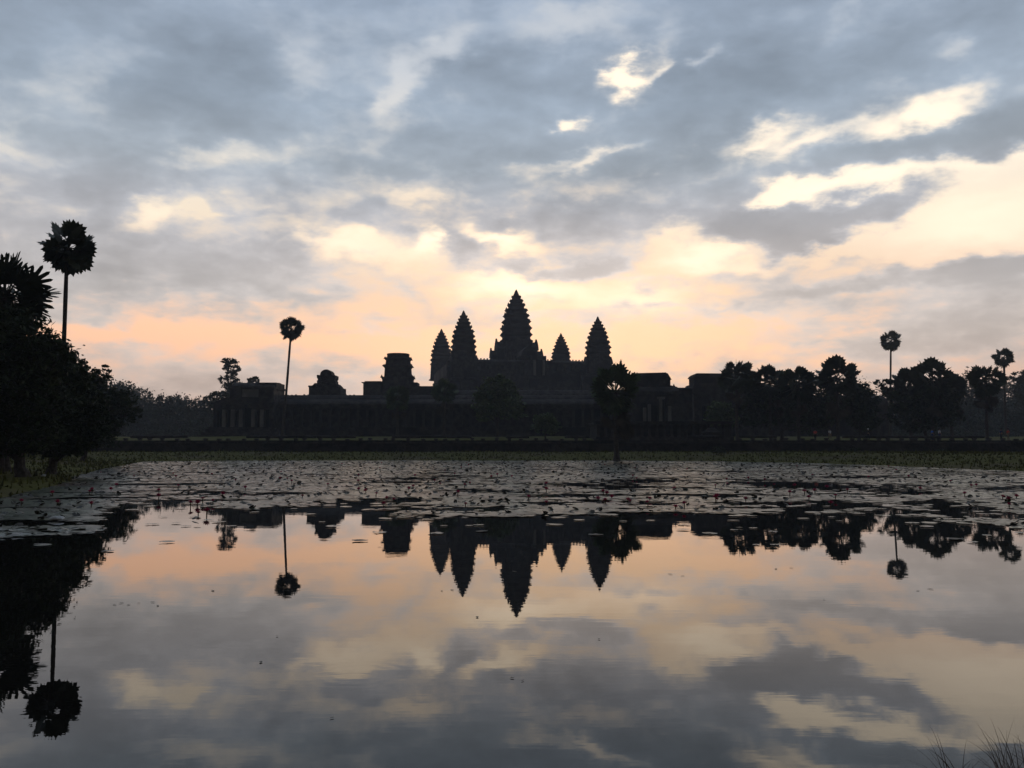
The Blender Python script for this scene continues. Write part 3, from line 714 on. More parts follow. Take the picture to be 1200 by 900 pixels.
# ------------------------------------------------------------------ vegetation
def leaf_cloud(clumps, n, size, flat=.0):
    """clumps: (x,y,z,rx,ry,rz) -> leaf quads grouped into twigs"""
    vol = np.array([c[3] * c[4] * c[5] for c in clumps]) ** .72; vol /= vol.sum()
    out = []
    for c, f in zip(clumps, vol):
        k = max(30, int(n * f)); tw = max(6, k // 26)
        d = rng.normal(size=(tw, 3)); d /= np.linalg.norm(d, axis=1)[:, None]
        rad = np.where(rng.random(tw) < .72, rng.uniform(.72, 1.12, tw), rng.uniform(.1, .75, tw))[:, None]
        ctr = np.array(c[:3]) + d * rad * np.array(c[3:])
        idx = rng.integers(0, tw, k); tr = rng.uniform(.10, .24, tw)[idx][:, None]
        p = ctr[idx] + rng.normal(size=(k, 3)) * tr * np.array(c[3:]) * np.array([1, 1, .8])
        out.append(p)
    P = np.concatenate(out); n = len(P)
    a = rng.normal(size=(n, 3)); a[:, 2] *= .7; a /= np.linalg.norm(a, axis=1)[:, None]
    b = rng.normal(size=(n, 3)); b -= (b * a).sum(1)[:, None] * a; b /= np.linalg.norm(b, axis=1)[:, None]
    s = size * rng.uniform(.6, 1.35, n)[:, None]
    V = np.stack([P - a * s, P + b * s * .42, P + a * s, P - b * s * .42], 1).reshape(-1, 3)
    return V
def leafy_tree(name, label, cat, px, D, clumps_px, n, size, mleaf='leaf', group=None, r=.28, lean=0.0, trunk_h=None, depth=.8, gzv=None, forks=True):
    x = X(px, D); g = gz(x, D) - .08 if gzv is None else gzv
    t = empty(name, (x, D, g), label, cat, group); k = D / F
    cl = []
    for (cx, cy, rx, ry) in clumps_px:
        cl.append((X(cx, D) - x, random.uniform(-.5, .5) * rx * k, Z(cy, D) - g, rx * k, rx * k * depth, ry * k))
    me = quads_mesh('crown', leaf_cloud(cl, n, size)); link('crown', me, M[mleaf], t)
    tr = MB(); top = min(c[2] for c in cl) if trunk_h is None else trunk_h
    zc = sum(c[2] for c in cl) / len(cl); xc = sum(c[0] for c in cl) / len(cl)
    fk = Vector((xc * .25 + lean, 0, max(.8, top * .62)))
    tr.tube([(0, 0, 0), (.0, 0, .25), fk * .5 + Vector((random.uniform(-.1, .1), 0, 0)), fk], [r * 1.5, r * 1.1, r * .9, r * .75], 9)
    for c in cl:
        e = Vector(c[:3]); mid = fk.lerp(e, .5) + Vector((random.uniform(-.2, .2), random.uniform(-.2, .2), -.06 * (e - fk).length)) 
        tr.tube([fk - Vector((0, 0, .2)), mid, e], [r * .5, r * .34, r * .12], 6)
        for _ in range(3):
            q = e + Vector((random.uniform(-1, 1) * c[3], random.uniform(-1, 1) * c[4], random.uniform(-.4, 1) * c[5])) * .8
            tr.tube([mid.lerp(e, .6), q], [r * .16, r * .05], 5)
    tr.build('trunk', M['bark'], t)
    return t
def fan_leaf(mb, base, d, plen, r, droop=.0, nseg=13, span=R(270), fold=.18, cut=.72):
    d = Vector(d).normalized(); up = Vector((0, 0, 1))
    side = d.cross(up); side = side.normalized() if side.length > .05 else Vector((1, 0, 0)); nrm = side.cross(d).normalized()
    tilt = random.uniform(-1.4, 1.4); side, nrm = side * math.cos(tilt) + nrm * math.sin(tilt), nrm * math.cos(tilt) - side * math.sin(tilt)
    base = Vector(base); c = base + d * plen - up * droop * plen * .3
    pw = .035 * r + .02
    mb.add([base - side * pw, base + side * pw, c + side * pw * .6, c - side * pw * .6], [(0, 1, 2, 3)])
    ca = [(-span / 2 + span * i / nseg) for i in range(nseg + 1)]
    vs = [c]; fs = []
    for i in range(nseg):
        a0, a1 = ca[i], ca[i + 1]; am = (a0 + a1) / 2
        rr = r * (.82 + .18 * math.cos(am * .6)) * random.uniform(.9, 1.06)
        def pt(a, q, z): 
            o = c + (d * math.cos(a) + side * math.sin(a)) * q + nrm * z
            return o - up * droop * (q / r) ** 2 * r * .45
        k = len(vs); z = fold * r * (.5 if i % 2 else -.2)
        vs += [pt(a0, rr * cut, 0), pt(am - (a1 - a0) * .22, rr * .88, z * .4), pt(am, rr, z * .2), pt(am + (a1 - a0) * .22, rr * .88, z * .4), pt(a1, rr * cut, 0)]
        fs.append((0, k, k + 1, k + 2, k + 3, k + 4))
    mb.add(vs, fs)
def palm(label, px, base_py, D, crown_py, r_px, n=34, trunk_px=None, skirt=0, group=None, lean_px=0.0, name='sugar_palm', r_leaf=.52, flat=1.0, low=-.75, cat='palm tree', thick=.2, gzv=None, open_top=True, cut=.72, pet=1.0, m='palm'):
    k = D / F; xt = X(px, D); x = X(px if trunk_px is None else trunk_px, D)
    g = (gz(x, D) - .08) if gzv is None else gzv
    t = empty(name, (x, D, g), label, cat, group)
    top = Vector((xt - x, 0, Z(crown_py, D) - g)); Rr = r_px * k
    tr = MB(); n_ = 9; pts = []; rad = []
    for i in range(n_ + 1):
        f = i / n_; pts.append((top.x * f + lean_px * k * math.sin(f * math.pi), .15 * math.sin(f * 5), top.z * f)); rad.append(thick * (1.35 if i == 0 else 1.0 - .3 * f + (.08 if i % 2 else 0)))
    tr.tube(pts, rad, 9); tr.build('trunk', M['bark'], t)
    c = MB()
    for i in range(n):
        # directions spread evenly over the ball, denser below
        f = (i + .5) / n; f = f ** 1.35 if open_top else f
        zz = low + (1 - low) * f; zz = max(-1, min(1, zz + random.uniform(-.06, .06)))
        a = i * 2.39996 + random.uniform(-.3, .3); q = math.sqrt(max(0, 1 - zz * zz))
        d = Vector((q * math.cos(a), q * math.sin(a), zz * flat))
        pl = Rr * pet * random.uniform(.50, .62) if zz > .1 else Rr * random.uniform(.34, .52)
        fan_leaf(c, top, d, pl, Rr * r_leaf * random.uniform(.82, 1.02), droop=.12 if zz < .2 else .05, cut=cut)
    c.build('crown', M[m], t)
    if skirt:
        s = MB()
        for i in range(skirt):
            a = random.uniform(0, 6.28); d = Vector((math.cos(a) * .5, math.sin(a) * .5, -1))
            fan_leaf(s, top - Vector((0, 0, Rr * random.uniform(.1, .55))), d, Rr * random.uniform(.4, .8), Rr * .36, droop=.4, span=R(150))
        s.build('dead_fronds', M['palm_dry'], t)
    return t

# -- left bank
palm('tallest sugar palm, its round crown rising over the dark trees on the left bank', 75, 545, 54, 291, 34, n=36, cut=.8, trunk_px=63, thick=.15, r_leaf=.53, lean_px=3, low=-1.0)
palm('low fan palm crown with spiky fronds at the edge of the left bank', 2, 546, 47, 350, 60, n=70, skirt=0, name='fan_palm', r_leaf=.46, thick=.22, low=-.98, cut=.5)
leafy_tree('leafy_tree', 'dark broad tree under the fan palm at the left edge', 'tree', 30, 44, [(-20, 420, 46, 44), (28, 408, 34, 36), (0, 385, 34, 26), (10, 460, 52, 36), (-30, 480, 50, 40), (45, 470, 38, 34), (58, 425, 26, 28), (20, 505, 44, 24), (0, 520, 40, 16), (46, 512, 30, 16)], 24000, .15, r=.3)
leafy_tree('leafy_tree', 'dense dark tree standing below the tallest palm', 'tree', 64, 50, [(66, 422, 22, 20), (86, 447, 23, 23), (60, 455, 34, 30), (94, 482, 28, 24), (70, 495, 40, 26), (104, 510, 24, 14), (50, 402, 14, 12), (66, 522, 32, 13), (92, 524, 20, 9)], 19000, .15, r=.25)
leafy_tree('leafy_tree', 'rounded tree with a ragged crown leaning out at the right end of the left grove', 'tree', 100, 85, [(110, 446, 16, 13), (136, 470, 20, 14), (151, 482, 13, 11), (118, 482, 24, 18), (100, 462, 20, 18), (123, 433, 7, 4), (97, 430, 10, 7), (130, 494, 18, 10), (108, 508, 26, 14), (90, 500, 24, 18), (128, 512, 16, 8)], 15000, .19, r=.22)
leafy_tree('leafy_tree', 'slender dark tree between the two big trees of the left grove', 'tree', 12, 52, [(5, 440, 30, 30), (28, 480, 30, 24), (-8, 500, 30, 20)], 5000, .17, r=.2)

# -- far woods
def woods(label, pts, D0, D1, n, size):
    cl = []
    for (px, top, w) in pts:
        D = random.uniform(D0, D1); k = D / F; zt = Z(top, D); zg = 3.5
        hh = zt - zg
        cl.append((X(px, D), D, zg + hh * .74, w * k * 1.1, w * k * .8, hh * .28)); cl.append((X(px + random.uniform(-6, 6), D), D, zg + hh * .40, w * k * 1.1, w * k * .8, hh * .30)); cl.append((X(px, D), D - 2, zg + hh * .14, w * k * 1.25, w * k * .8, hh * .2))
    o = link('distant_woods', quads_mesh('distant_woods', leaf_cloud(cl, n, size)), M['leaf_far'])
    tag(o, label, 'woods', kind='stuff')
woods('hazy distant treeline beyond the corner pavilion', [(-40, 440, 26), (-5, 445, 24), (30, 448, 22), (60, 450, 20), (88, 446, 20), (115, 448, 18), (140, 452, 18), (160, 458, 16), (178, 468, 14), (196, 464, 13), (212, 466, 14), (226, 469, 14), (240, 472, 12), (255, 470, 12), (270, 470, 12), (166, 482, 18), (205, 488, 18), (240, 490, 16), (130, 478, 18)], 260, 320, 150000, .5)
woods('hazy distant treeline behind the palms on the right', [(1005, 450, 16), (1020, 458, 14), (1030, 466, 13), (1040, 460, 14), (1060, 455, 16), (1085, 450, 18), (1112, 445, 16), (1130, 437, 16), (1150, 446, 15), (1172, 444, 16), (1190, 446, 15), (1210, 440, 18), (1235, 445, 18), (1262, 440, 20), (1290, 445, 20), (1120, 465, 18), (1145, 470, 18), (1180, 470, 18), (1030, 485, 16), (985, 470, 16), (960, 465, 16), (930, 470, 16), (1100, 480, 18), (1128, 488, 18), (1150, 492, 18), (1170, 486, 18), (1195, 482, 18), (1215, 488, 18), (1140, 480, 16), (1160, 464, 16), (1200, 462, 16), (1060, 488, 18)], 270, 340, 120000, .5)
FAR = 'lone trees standing beyond the temple'
leafy_tree('tall_tree', 'tall loose tree with sky gaps behind the corner pavilion roof', 'tree', 268, 235, [(271, 424, 9, 5), (265, 432, 6, 6), (277, 433, 5, 6), (271, 441, 6, 7), (263, 447, 5, 7), (277, 448, 5, 6), (270, 457, 9, 8)], 2600, .36, 'leaf_far', FAR, r=.3)
leafy_tree('tall_tree', 'small tree top just peeping over the corner pavilion roof', 'tree', 297, 240, [(297, 443.5, 5.5, 2.6), (293, 446, 3, 3), (301, 446, 3, 3), (297, 455, 8, 8)], 500, .5, 'leaf_far', FAR, r=.25)
leafy_tree('tall_tree', 'hazy round tree at the left foot of the corner pavilion', 'tree', 256, 245, [(256, 463, 9, 6), (248, 470, 9, 7), (262, 474, 10, 8), (252, 486, 12, 10)], 1400, .55, 'leaf_far', FAR, r=.3)

# -- before the temple
palm('very tall thin sugar palm standing alone before the front gallery', 340.5, 512, 168, 386, 16, n=32, trunk_px=332, thick=.25, r_leaf=.5, low=-.95)
palm('short sugar palm before the square broken tower', 466, 512, 172, 467, 18, n=36, thick=.28, skirt=4, m='palm_green', cut=.5)
palm('short sugar palm at the foot of the paired towers', 521, 512, 172, 460, 17, n=36, thick=.28, skirt=3, m='palm_green', cut=.5)
leafy_tree('leafy_tree', 'full green tree before the steps below the tallest tower', 'tree', 583, 165, [(583, 452, 15, 10), (570, 463, 13, 11), (595, 464, 15, 11), (583, 475, 22, 12), (600, 482, 12, 9), (568, 484, 12, 9)], 5500, .42, 'leaf_lime', r=.3)
leafy_tree('small_tree', 'small round green bush tree in front of the gallery plinth', 'tree', 639, 158, [(639, 493, 13, 8), (633, 501, 11, 6), (647, 502, 10, 6)], 2200, .32, 'leaf_lime', r=.15)
def shore_palm():
    D = 104.0
    t = palm('sugar palm with a brown skirt rooted at the water edge before the entrance', 721, 540, D, 460, 34, n=54, thick=.3, skirt=18, trunk_px=722, low=-.95, r_leaf=.42, m='palm_green', cut=.6)
    k = D / F; c = MB(); o = t.location
    for (px, py, r_) in ((727, 430, 13), (722, 432, 11), (745, 441, 10), (740, 444, 9), (706, 436, 11), (700, 446, 10)):
        e = Vector((X(px, D) - o.x, random.uniform(-.3, .3), Z(py, D) - o.z)); b = Vector((X(721, D) - o.x, 0, Z(460, D) - o.z)); d = (e - b)
        fan_leaf(c, b, d, d.length * .92, r_ * k, droop=.05, nseg=13, span=R(290)); fan_leaf(c, b, d, d.length * .80, r_ * k, droop=.05, nseg=13, span=R(290))
    c.build('tall_fronds', M['palm_green'], t)
    rt = MB(); rt.tube([(0, 0, -.1), (0, 0, .5), (0, 0, 1.4)], [.62, .5, .3], 9); rt.build('root_boss', M['bark'], t)
shore_palm()

# -- palm grove and trees on the right
G = 'palms of the grove right of the entrance'
palm('flat topped sugar palm at the left end of the palm grove', 863, 512, 142, 443, 25, n=40, skirt=5, group=G, thick=.26, r_leaf=.44, pet=1.05, cut=.8)
palm('sugar palm second from the left in the palm grove', 902, 512, 148, 450, 25, n=40, skirt=6, group=G, thick=.26, r_leaf=.44, pet=1.05, cut=.8)
palm('sugar palm in the middle of the palm grove, its crown touching both neighbours', 935, 512, 140, 452, 26, n=40, skirt=6, group=G, thick=.26, r_leaf=.44, pet=1.05, cut=.8)
palm('tallest crowned sugar palm at the right end of the palm grove', 981, 512, 138, 444, 29, n=40, skirt=7, group=G, thick=.26, r_leaf=.44, pet=1.05, cut=.8)
leafy_tree('leafy_tree', 'dense dark tree filling the middle of the palm grove', 'tree', 915, 152, [(880, 462, 20, 16), (905, 472, 24, 18), (932, 468, 22, 18), (955, 456, 20, 16), (965, 476, 22, 18), (920, 488, 26, 14), (885, 488, 22, 14), (950, 494, 24, 14)], 9000, .4, r=.35)
leafy_tree('leafy_tree', 'low dark tree at the right shoulder of the palm grove', 'tree', 1005, 150, [(1008, 462, 15, 12), (1018, 470, 12, 11), (995, 478, 18, 14), (1010, 490, 18, 12)], 4500, .38, r=.28)
leafy_tree('small_tree', 'pale round bush tree before the flat topped stone building', 'tree', 843, 150, [(843, 480, 13, 9), (836, 490, 11, 9), (852, 490, 11, 9)], 2600, .34, 'leaf_lime', r=.16)
palm('tall thin sugar palm alone above the right hand grove', 1045, 512, 215, 400, 14.5, n=32, trunk_px=1042, thick=.27, r_leaf=.5, low=-.95)
G2 = 'palms crowded in the rounded clump under the tall thin palm'
palm('round crowned palm on the left of the rounded clump', 1066, 512, 150, 451, 24, n=40, skirt=6, group=G2, thick=.26, r_leaf=.44, pet=1.05, cut=.8)
palm('highest palm at the centre of the rounded clump', 1092, 512, 146, 445, 28, n=40, skirt=6, group=G2, thick=.26, r_leaf=.44, pet=1.05, cut=.8)
palm('palm on the right of the rounded clump', 1114, 512, 152, 456, 22, n=40, skirt=5, group=G2, thick=.26, r_leaf=.44, pet=1.05, cut=.8)
leafy_tree('leafy_tree', 'dark thicket tree low inside the rounded palm clump', 'tree', 1084, 149, [(1068, 475, 20, 16), (1092, 470, 22, 18), (1080, 492, 24, 14), (1108, 486, 16, 14), (1054, 486, 13, 14), (1050, 456, 12, 12)], 5500, .4, r=.3)
leafy_tree('thin_tree', 'wispy small tree leaning out beside the tall thin palm', 'tree', 1040, 160, [(1032, 455, 7, 4), (1040, 448, 6, 4), (1046, 462, 8, 8), (1028, 448, 4, 2)], 500, .4, r=.12)
palm('sugar palm with a bare trunk below a brown skirt, near the right edge', 1155, 513, 138, 447, 24, n=38, skirt=14, thick=.24, r_leaf=.44, low=-.95)
palm('taller round crowned palm behind the bare trunked palm at the right edge', 1177, 512, 190, 420, 13.5, n=32, thick=.27, r_leaf=.5, low=-.95)
leafy_tree('tall_tree', 'hazy tree crown at the far right edge of the view', 'tree', 1200, 240, [(1196, 440, 9, 6), (1206, 446, 12, 8), (1194, 452, 9, 7), (1206, 464, 14, 12)], 1600, .55, 'leaf_far', FAR, r=.3)

# low bushes on the turf
for (px, py, r_, lb) in ((841, 533.5, 9, 'widest dark shrub on the turf below the retaining wall'), (1000, 534.5, 6, 'small dark shrub on the turf below the palm grove'), (1101, 533.5, 5, 'tiny dark shrub on the turf below the rounded palm clump')):
    D = 116.0; x = X(px, D); g = gz(x, D); k = D / F
    o = link('shrub', quads_mesh('shrub', leaf_cloud([(0, 0, r_ * .3 * k, r_ * k, r_ * k * .7, r_ * .5 * k), (r_ * .5 * k, 0, r_ * .2 * k, r_ * .6 * k, r_ * .6 * k, r_ * .35 * k)], 900, .13)), M['leaf'], None, (x, D, g))
    tag(o, lb, 'shrub', 'shrubs on the turf')

# short grass along the banks
def bank_grass():
    n = 30000
    a = rng.uniform(-1, 1, n); D = 3 + 122 * rng.random(n) ** .6
    x = a * D * .70; d = pond_sd(x, D)
    k = (d > -.15) & (d < 34) & (D > 8) & (D < 124)
    x, D = x[k], D[k]; z = ground_z(x, D); n = len(x)
    h = rng.uniform(.06, .26, n) * (1 + .7 * (rng.random(n) < .1)); w = rng.uniform(.02, .06, n) * (1 + D / 60); th = rng.uniform(0, 6.28, n); lx = rng.normal(0, .05, n)
    c, s = np.cos(th), np.sin(th)
    V = np.stack([np.stack([x - c * w, D - s * w, z - .02], -1), np.stack([x + c * w, D + s * w, z - .02], -1), np.stack([x + lx, D, z + h], -1)], 1).reshape(-1, 3)
    tag(link('grass', quads_mesh('grass', V, 3), M['blade']), 'short rough grass on the banks of the pond', 'grass', kind='stuff')
bank_grass()

# dry grass in the near corner
def tuft(label, px, D, blades, hgt, spread):
    x = X(px, D); g = max(.0, gz(x, D)) - .02
    mb = MB()
    for _ in range(blades):
        a = random.uniform(0, 6.28); b = Vector((random.uniform(-.06, .06), random.uniform(-.05, .05), 0)); h = hgt * random.uniform(.45, 1.1); o = spread * random.uniform(.2, 1.1)
        dr = Vector((math.cos(a), math.sin(a) * .6, 0)); w = random.uniform(.0011, .0030); pts = []
        for i in range(8):
            f = i / 7; pts.append(b + dr * o * f ** 1.7 + Vector((0, 0, h * (f - .32 * f ** 3 * (o / spread)))))
        sd = Vector((-dr.y, dr.x, 0)) * .6 + Vector((.5, 0, 0)); sd.normalize()
        vs = []; fs = []
        for i, p in enumerate(pts):
            q = w * (1 - (i / 7) ** 2 * .9); vs += [p - sd * q, p + sd * q]
        for i in range(7): fs.append((2 * i, 2 * i + 1, 2 * i + 3, 2 * i + 2))
        mb.add(vs, fs)
    tag(mb.build('grass_tuft', M['dry_blade'], None, (x, D, g)), label, 'grass tuft', 'dry grass tufts on the near bank')
tuft('sparse dry reddish grass tuft with long bent blades, at the near bank', 1112, 4.22, 34, .36, .42)
tuft('thicker dry reddish grass tuft in the near corner of the bank', 1168, 4.3, 80, .36, .44)
tuft('low dry grass tuft cut by the edge of the view, near corner', 1212, 4.3, 60, .34, .44)

# ------------------------------------------------------------------ lilies
def pad_ring(r, k=9):
    a0 = R(14); return [(0, 0)] + [(r * math.cos(a0 + (2 * math.pi - 2 * a0) * i / (k - 1)), r * math.sin(a0 + (2 * math.pi - 2 * a0) * i / (k - 1))) for i in range(k)]
def n2(x, y, s, o=0.0): return np.array([mnoise.fractal(Vector((a * s + o, b * s * 1.0 - o, o)), 1.0, 2.0, 4) for a, b in zip(x, y)])
def lilies():
    # candidates spread evenly over the picture-facing part of the pond
    n = 150000
    D = 1 / (1 / 112 + (1 / 13.5 - 1 / 112) * rng.random(n)); D = np.where(rng.random(n) < .55, rng.uniform(17, 108, n), D)
    x = rng.uniform(-.62, .62, n) * D
    sd = pond_sd(x, D); ok = sd < -.1; x, D, sd = x[ok], D[ok], sd[ok]
    px = 600 + x / D * F; py = HZ + CAMH * F / D
    edge = np.interp(px, [-50, 40, 110, 150, 235, 300, 330, 450, 520, 640, 720, 780, 860, 1000, 1100, 1250], [634, 628, 616, 590, 590, 604, 598, 600, 601, 606, 604, 596, 604, 600, 599, 604])
    nz = n2(x, D, .16, 3.0) ; nz2 = n2(x * .6, D * 1.6, .9, 8.0)
    dens = smooth(4, -12, py - edge + nz * 24) * .95
    st = n2(x * .22, D * 1.1, .55, 15.0)
    dens *= smooth(-.42, .18, nz * .5 + .6 * nz2 + .9 * st + .16)
    def gap(cx, cy, rx, ry): return 1 - .97 * np.exp(-(((px - cx) / rx) ** 2 + ((py - cy) / ry) ** 2) ** 2)
    for g in ((1000, 571, 115, 6), (900, 566, 60, 4.5), (700, 567, 95, 4.5), (760, 563, 60, 3), (1060, 577, 60, 5), (660, 581, 60, 3.5), (760, 590, 50, 4), (480, 586, 60, 4), (1130, 598, 60, 6), (950, 596, 50, 5), (560, 598, 50, 5), (940, 569, 60, 3.5), (1180, 573, 55, 4), (560, 575, 60, 3), (410, 589, 60, 4), (195, 596, 52, 12), (330, 578, 50, 2.5), (1085, 590, 50, 6), (870, 590, 60, 4), (640, 590, 40, 3), (250, 577, 40, 2.5), (1000, 559, 60, 2.0), (480, 561, 60, 1.8)): dens *= gap(*g)
    stray = .012 * smooth(650, 600, py) + .0010
    dens = np.maximum(dens, stray * (nz2 > .1) * (py < 700))
    keep = rng.random(len(x)) < dens * np.clip((D / 34) ** .25, .6, 1.2)
    x, D, py = x[keep], D[keep], py[keep]
    order = np.argsort(D); x, D = x[order], D[order]
    n = len(x); print('pads', n)
    r = rng.uniform(.09, .22, n) * np.interp(D, [12, 25, 60, 108], [.75, .9, 1.15, 1.4]); rot = rng.uniform(0, 6.28, n)
    tx, ty = rng.normal(0, .018, n), rng.normal(0, .018, n)
    curl = rng.random(n) < .05
    tx = np.where(curl, rng.normal(0, .35, n), tx); ty = np.where(curl, rng.normal(0, .35, n), ty)
    NI = 300
    shapes = []
    for i in range(8):
        mb = MB(); p = pad_ring(1.0, 15); mb.add([(a * random.uniform(.94, 1.05), b * random.uniform(.94, 1.05), .01 * random.uniform(0, 1) + (.06 if random.random() < .12 else 0)) for a, b in p], [tuple([0, j, j + 1]) for j in range(1, 15)])
        me = mb.mesh('lily_pad'); me.materials.append(M['pad_dark'] if i == 7 else M['pad']); shapes.append(me)
    inview = np.where(np.abs(x / D) < .575)[0][:NI]; sel = set(inview.tolist())
    for i in inview:
        o = bpy.data.objects.new('lily_pad', shapes[random.randrange(8)]); COL.objects.link(o)
        o.location = (x[i], D[i], .012 + .008 * random.random()); o.scale = (r[i], r[i] * random.uniform(.85, 1), r[i]); o.rotation_euler = (float(np.clip(tx[i], -.2, .2)), float(np.clip(ty[i], -.2, .2)), rot[i])
        tag(o, 'flat round lily pad floating at the near edge of the lily field', 'lily pad', 'lily pads floating on the pond')
    rest = np.array([i for i in range(n) if i not in sel])
    for nm, mk, idx, lb in (('lily_pads', 'pad', rest[~curl[rest]], 'dense field of lily pads covering the far half of the pond'), ('curled_lily_leaves', 'pad_dark', rest[curl[rest]], 'dark curled lily leaves standing up among the pads')):
        K = 8; base = np.array(pad_ring(1.0, K - 1))
        c, s = np.cos(rot[idx]), np.sin(rot[idx]); q = r[idx][:, None] * (.5 if mk == 'pad_dark' else 1)
        lx = (base[None, :, 0] * c[:, None] - base[None, :, 1] * s[:, None]) * q; ly = (base[None, :, 0] * s[:, None] + base[None, :, 1] * c[:, None]) * q
        lz = lx * tx[idx][:, None] + ly * ty[idx][:, None] + .014 + rng.uniform(0, .01, len(idx))[:, None]
        if mk == 'pad_dark': lz = lz + .03
        lz = lz - np.minimum(0, lz.min(1) - .006)[:, None] if mk == 'pad' else lz
        V = np.stack([lx + x[idx][:, None], ly + D[idx][:, None], lz], -1).reshape(-1, 3)
        tag(link(nm, quads_mesh(nm, V, K), M[mk]), lb, 'lily pads', kind='stuff')
lilies()

def petals_mesh():
    mb = MB()
    for ring, (n, tilt, l) in enumerate(((8, .55, 1.0), (7, .95, .92), (5, 1.25, .8))):
        for i in range(n):
            a = 2 * math.pi * (i + .5 * ring) / n + random.uniform(-.1, .1); c, s = math.cos(a), math.sin(a)
            P = lambda u, v, w: ((u * c - v * s), (u * s + v * c), w)
            u = lambda q: q * l * math.cos(tilt); w = lambda q: q * l * math.sin(tilt)
            mb.add([P(0, 0, 0), P(u(.5), -.19, w(.45)), P(u(1), 0, w(1)), P(u(.5), .19, w(.45)), P(u(.52), 0, w(.4) - .03)], [(0, 1, 4), (1, 2, 4), (2, 3, 4), (3, 0, 4)])
    me = mb.mesh('petals'); me.materials.append(M['petal']); return me
def flowers():
    pet = petals_mesh()
    sm = MB().tube([(0, 0, -.25), (.02, 0, .45), (0, 0, 1)], [.05, .045, .05], 6).mesh('stem'); sm.materials.append(M['stem'])
    ce = MB(); ce.rings([[(q * math.cos(a * math.pi / 4), q * math.sin(a * math.pi / 4), z) for a in range(8)] for z, q in ((.05, .2), (.3, .26), (.42, .1))]); ce = ce.mesh('stamens'); ce.materials.append(M['stamen'])
    known = [(30, 593), (72, 591), (66, 582), (50, 570), (140, 571), (134, 575), (212, 573), (235, 592), (236, 603), (246, 604), (241, 590), (160, 560), (112, 578), (386, 571), (330, 562), (290, 575), (545, 572), (640, 568), (700, 586), (706, 580), (716, 584), (640, 592), (546, 596), (790, 597), (800, 596), (745, 562), (940, 580), (952, 578), (976, 585), (945, 585), (990, 578), (923, 582), (850, 570), (1015, 560), (1047, 553), (1170, 585), (1186, 584), (1176, 589), (1110, 565), (1140, 570), (480, 575), (430, 578), (510, 566), (600, 560), (875, 562), (905, 572)]
    for _ in range(75): known.append((random.uniform(-10, 1210), 541 + 56 * random.random() ** 1.15))
    i = 0
    for (px, py) in known:
        D = CAMH * F / (py - HZ); x = X(px, D)
        if pond_sd(np.array([x]), np.array([D]))[0] > -.2: continue
        h = random.uniform(.04, .15); s_ = random.uniform(.085, .13)
        t = empty('water_lily', (x, D, 0.0), 'open pink water lily flower held just above the pads', 'water lily', 'pink water lilies among the pads', random.uniform(0, 6))
        p = link('petals', pet, None, t, (0, 0, h)); p.scale = (s_, s_, s_ * random.uniform(.8, 1.25)); p.rotation_euler = (random.uniform(-.3, .3), random.uniform(-.3, .3), 0)
        q = link('stem', sm, None, t); q.scale = (.28, .28, h)
        if D < 32: c = link('stamens', ce, None, p)
        i += 1
    print('flowers', i)
flowers()
for (px, py, w, lb) in ((72, 609, .16, 'white plastic scrap floating among lily pads near the left bank'), (55, 562, .15, 'white scrap lying near the grassy left shore')):
    D = CAMH * F / (py - HZ); x = X(px, D)
    mb = MB(); k = 10
    mb.rings([[(w * q * math.cos(6.283 * i / k) * (1 + .2 * math.sin(i * 2.3)), w * .7 * q * math.sin(6.283 * i / k), z + .012 * math.sin(i * 1.9)) for i in range(k)] for z, q in ((.0, .8), (.03, 1.0), (.06, .8), (.085, .3))])
    tag(mb.build('plastic_scrap', M['white'], None, (x, D, max(0, gz(x, D)) + .01)), lb, 'litter')

def floating_bits():
    sh = MB().add([(-1, 0, 0), (-.3, -.45, .05), (.5, -.38, .02), (1.1, .05, .06), (.4, .42, .0), (-.4, .36, .04)], [(0, 1, 2, 3, 4, 5)]).mesh('floating_leaf'); sh.materials.append(M['pad_dark'])
    for (px, py) in ((142, 706), (150, 704), (158, 706), (170, 704), (186, 703), (192, 707), (519, 690), (531, 689), (540, 691), (783, 671), (797, 673), (603, 668), (447, 640), (905, 665), (923, 664), (1068, 690), (1083, 688), (330, 742), (612, 792), (600, 789), (394, 834), (255, 690), (560, 720), (960, 700), (312, 771), (700, 745)):
        D = CAMH * F / (py - HZ); r_ = random.uniform(.016, .035) * D / 8
        o = link('floating_leaf', sh, None, None, (X(px, D), D, .006), random.uniform(0, 6)); o.scale = (r_, r_, r_ * .3)
        tag(o, 'small dark leaf scrap floating on the open mirror of the pond', 'leaf', 'leaf scraps floating on open water')
floating_bits()

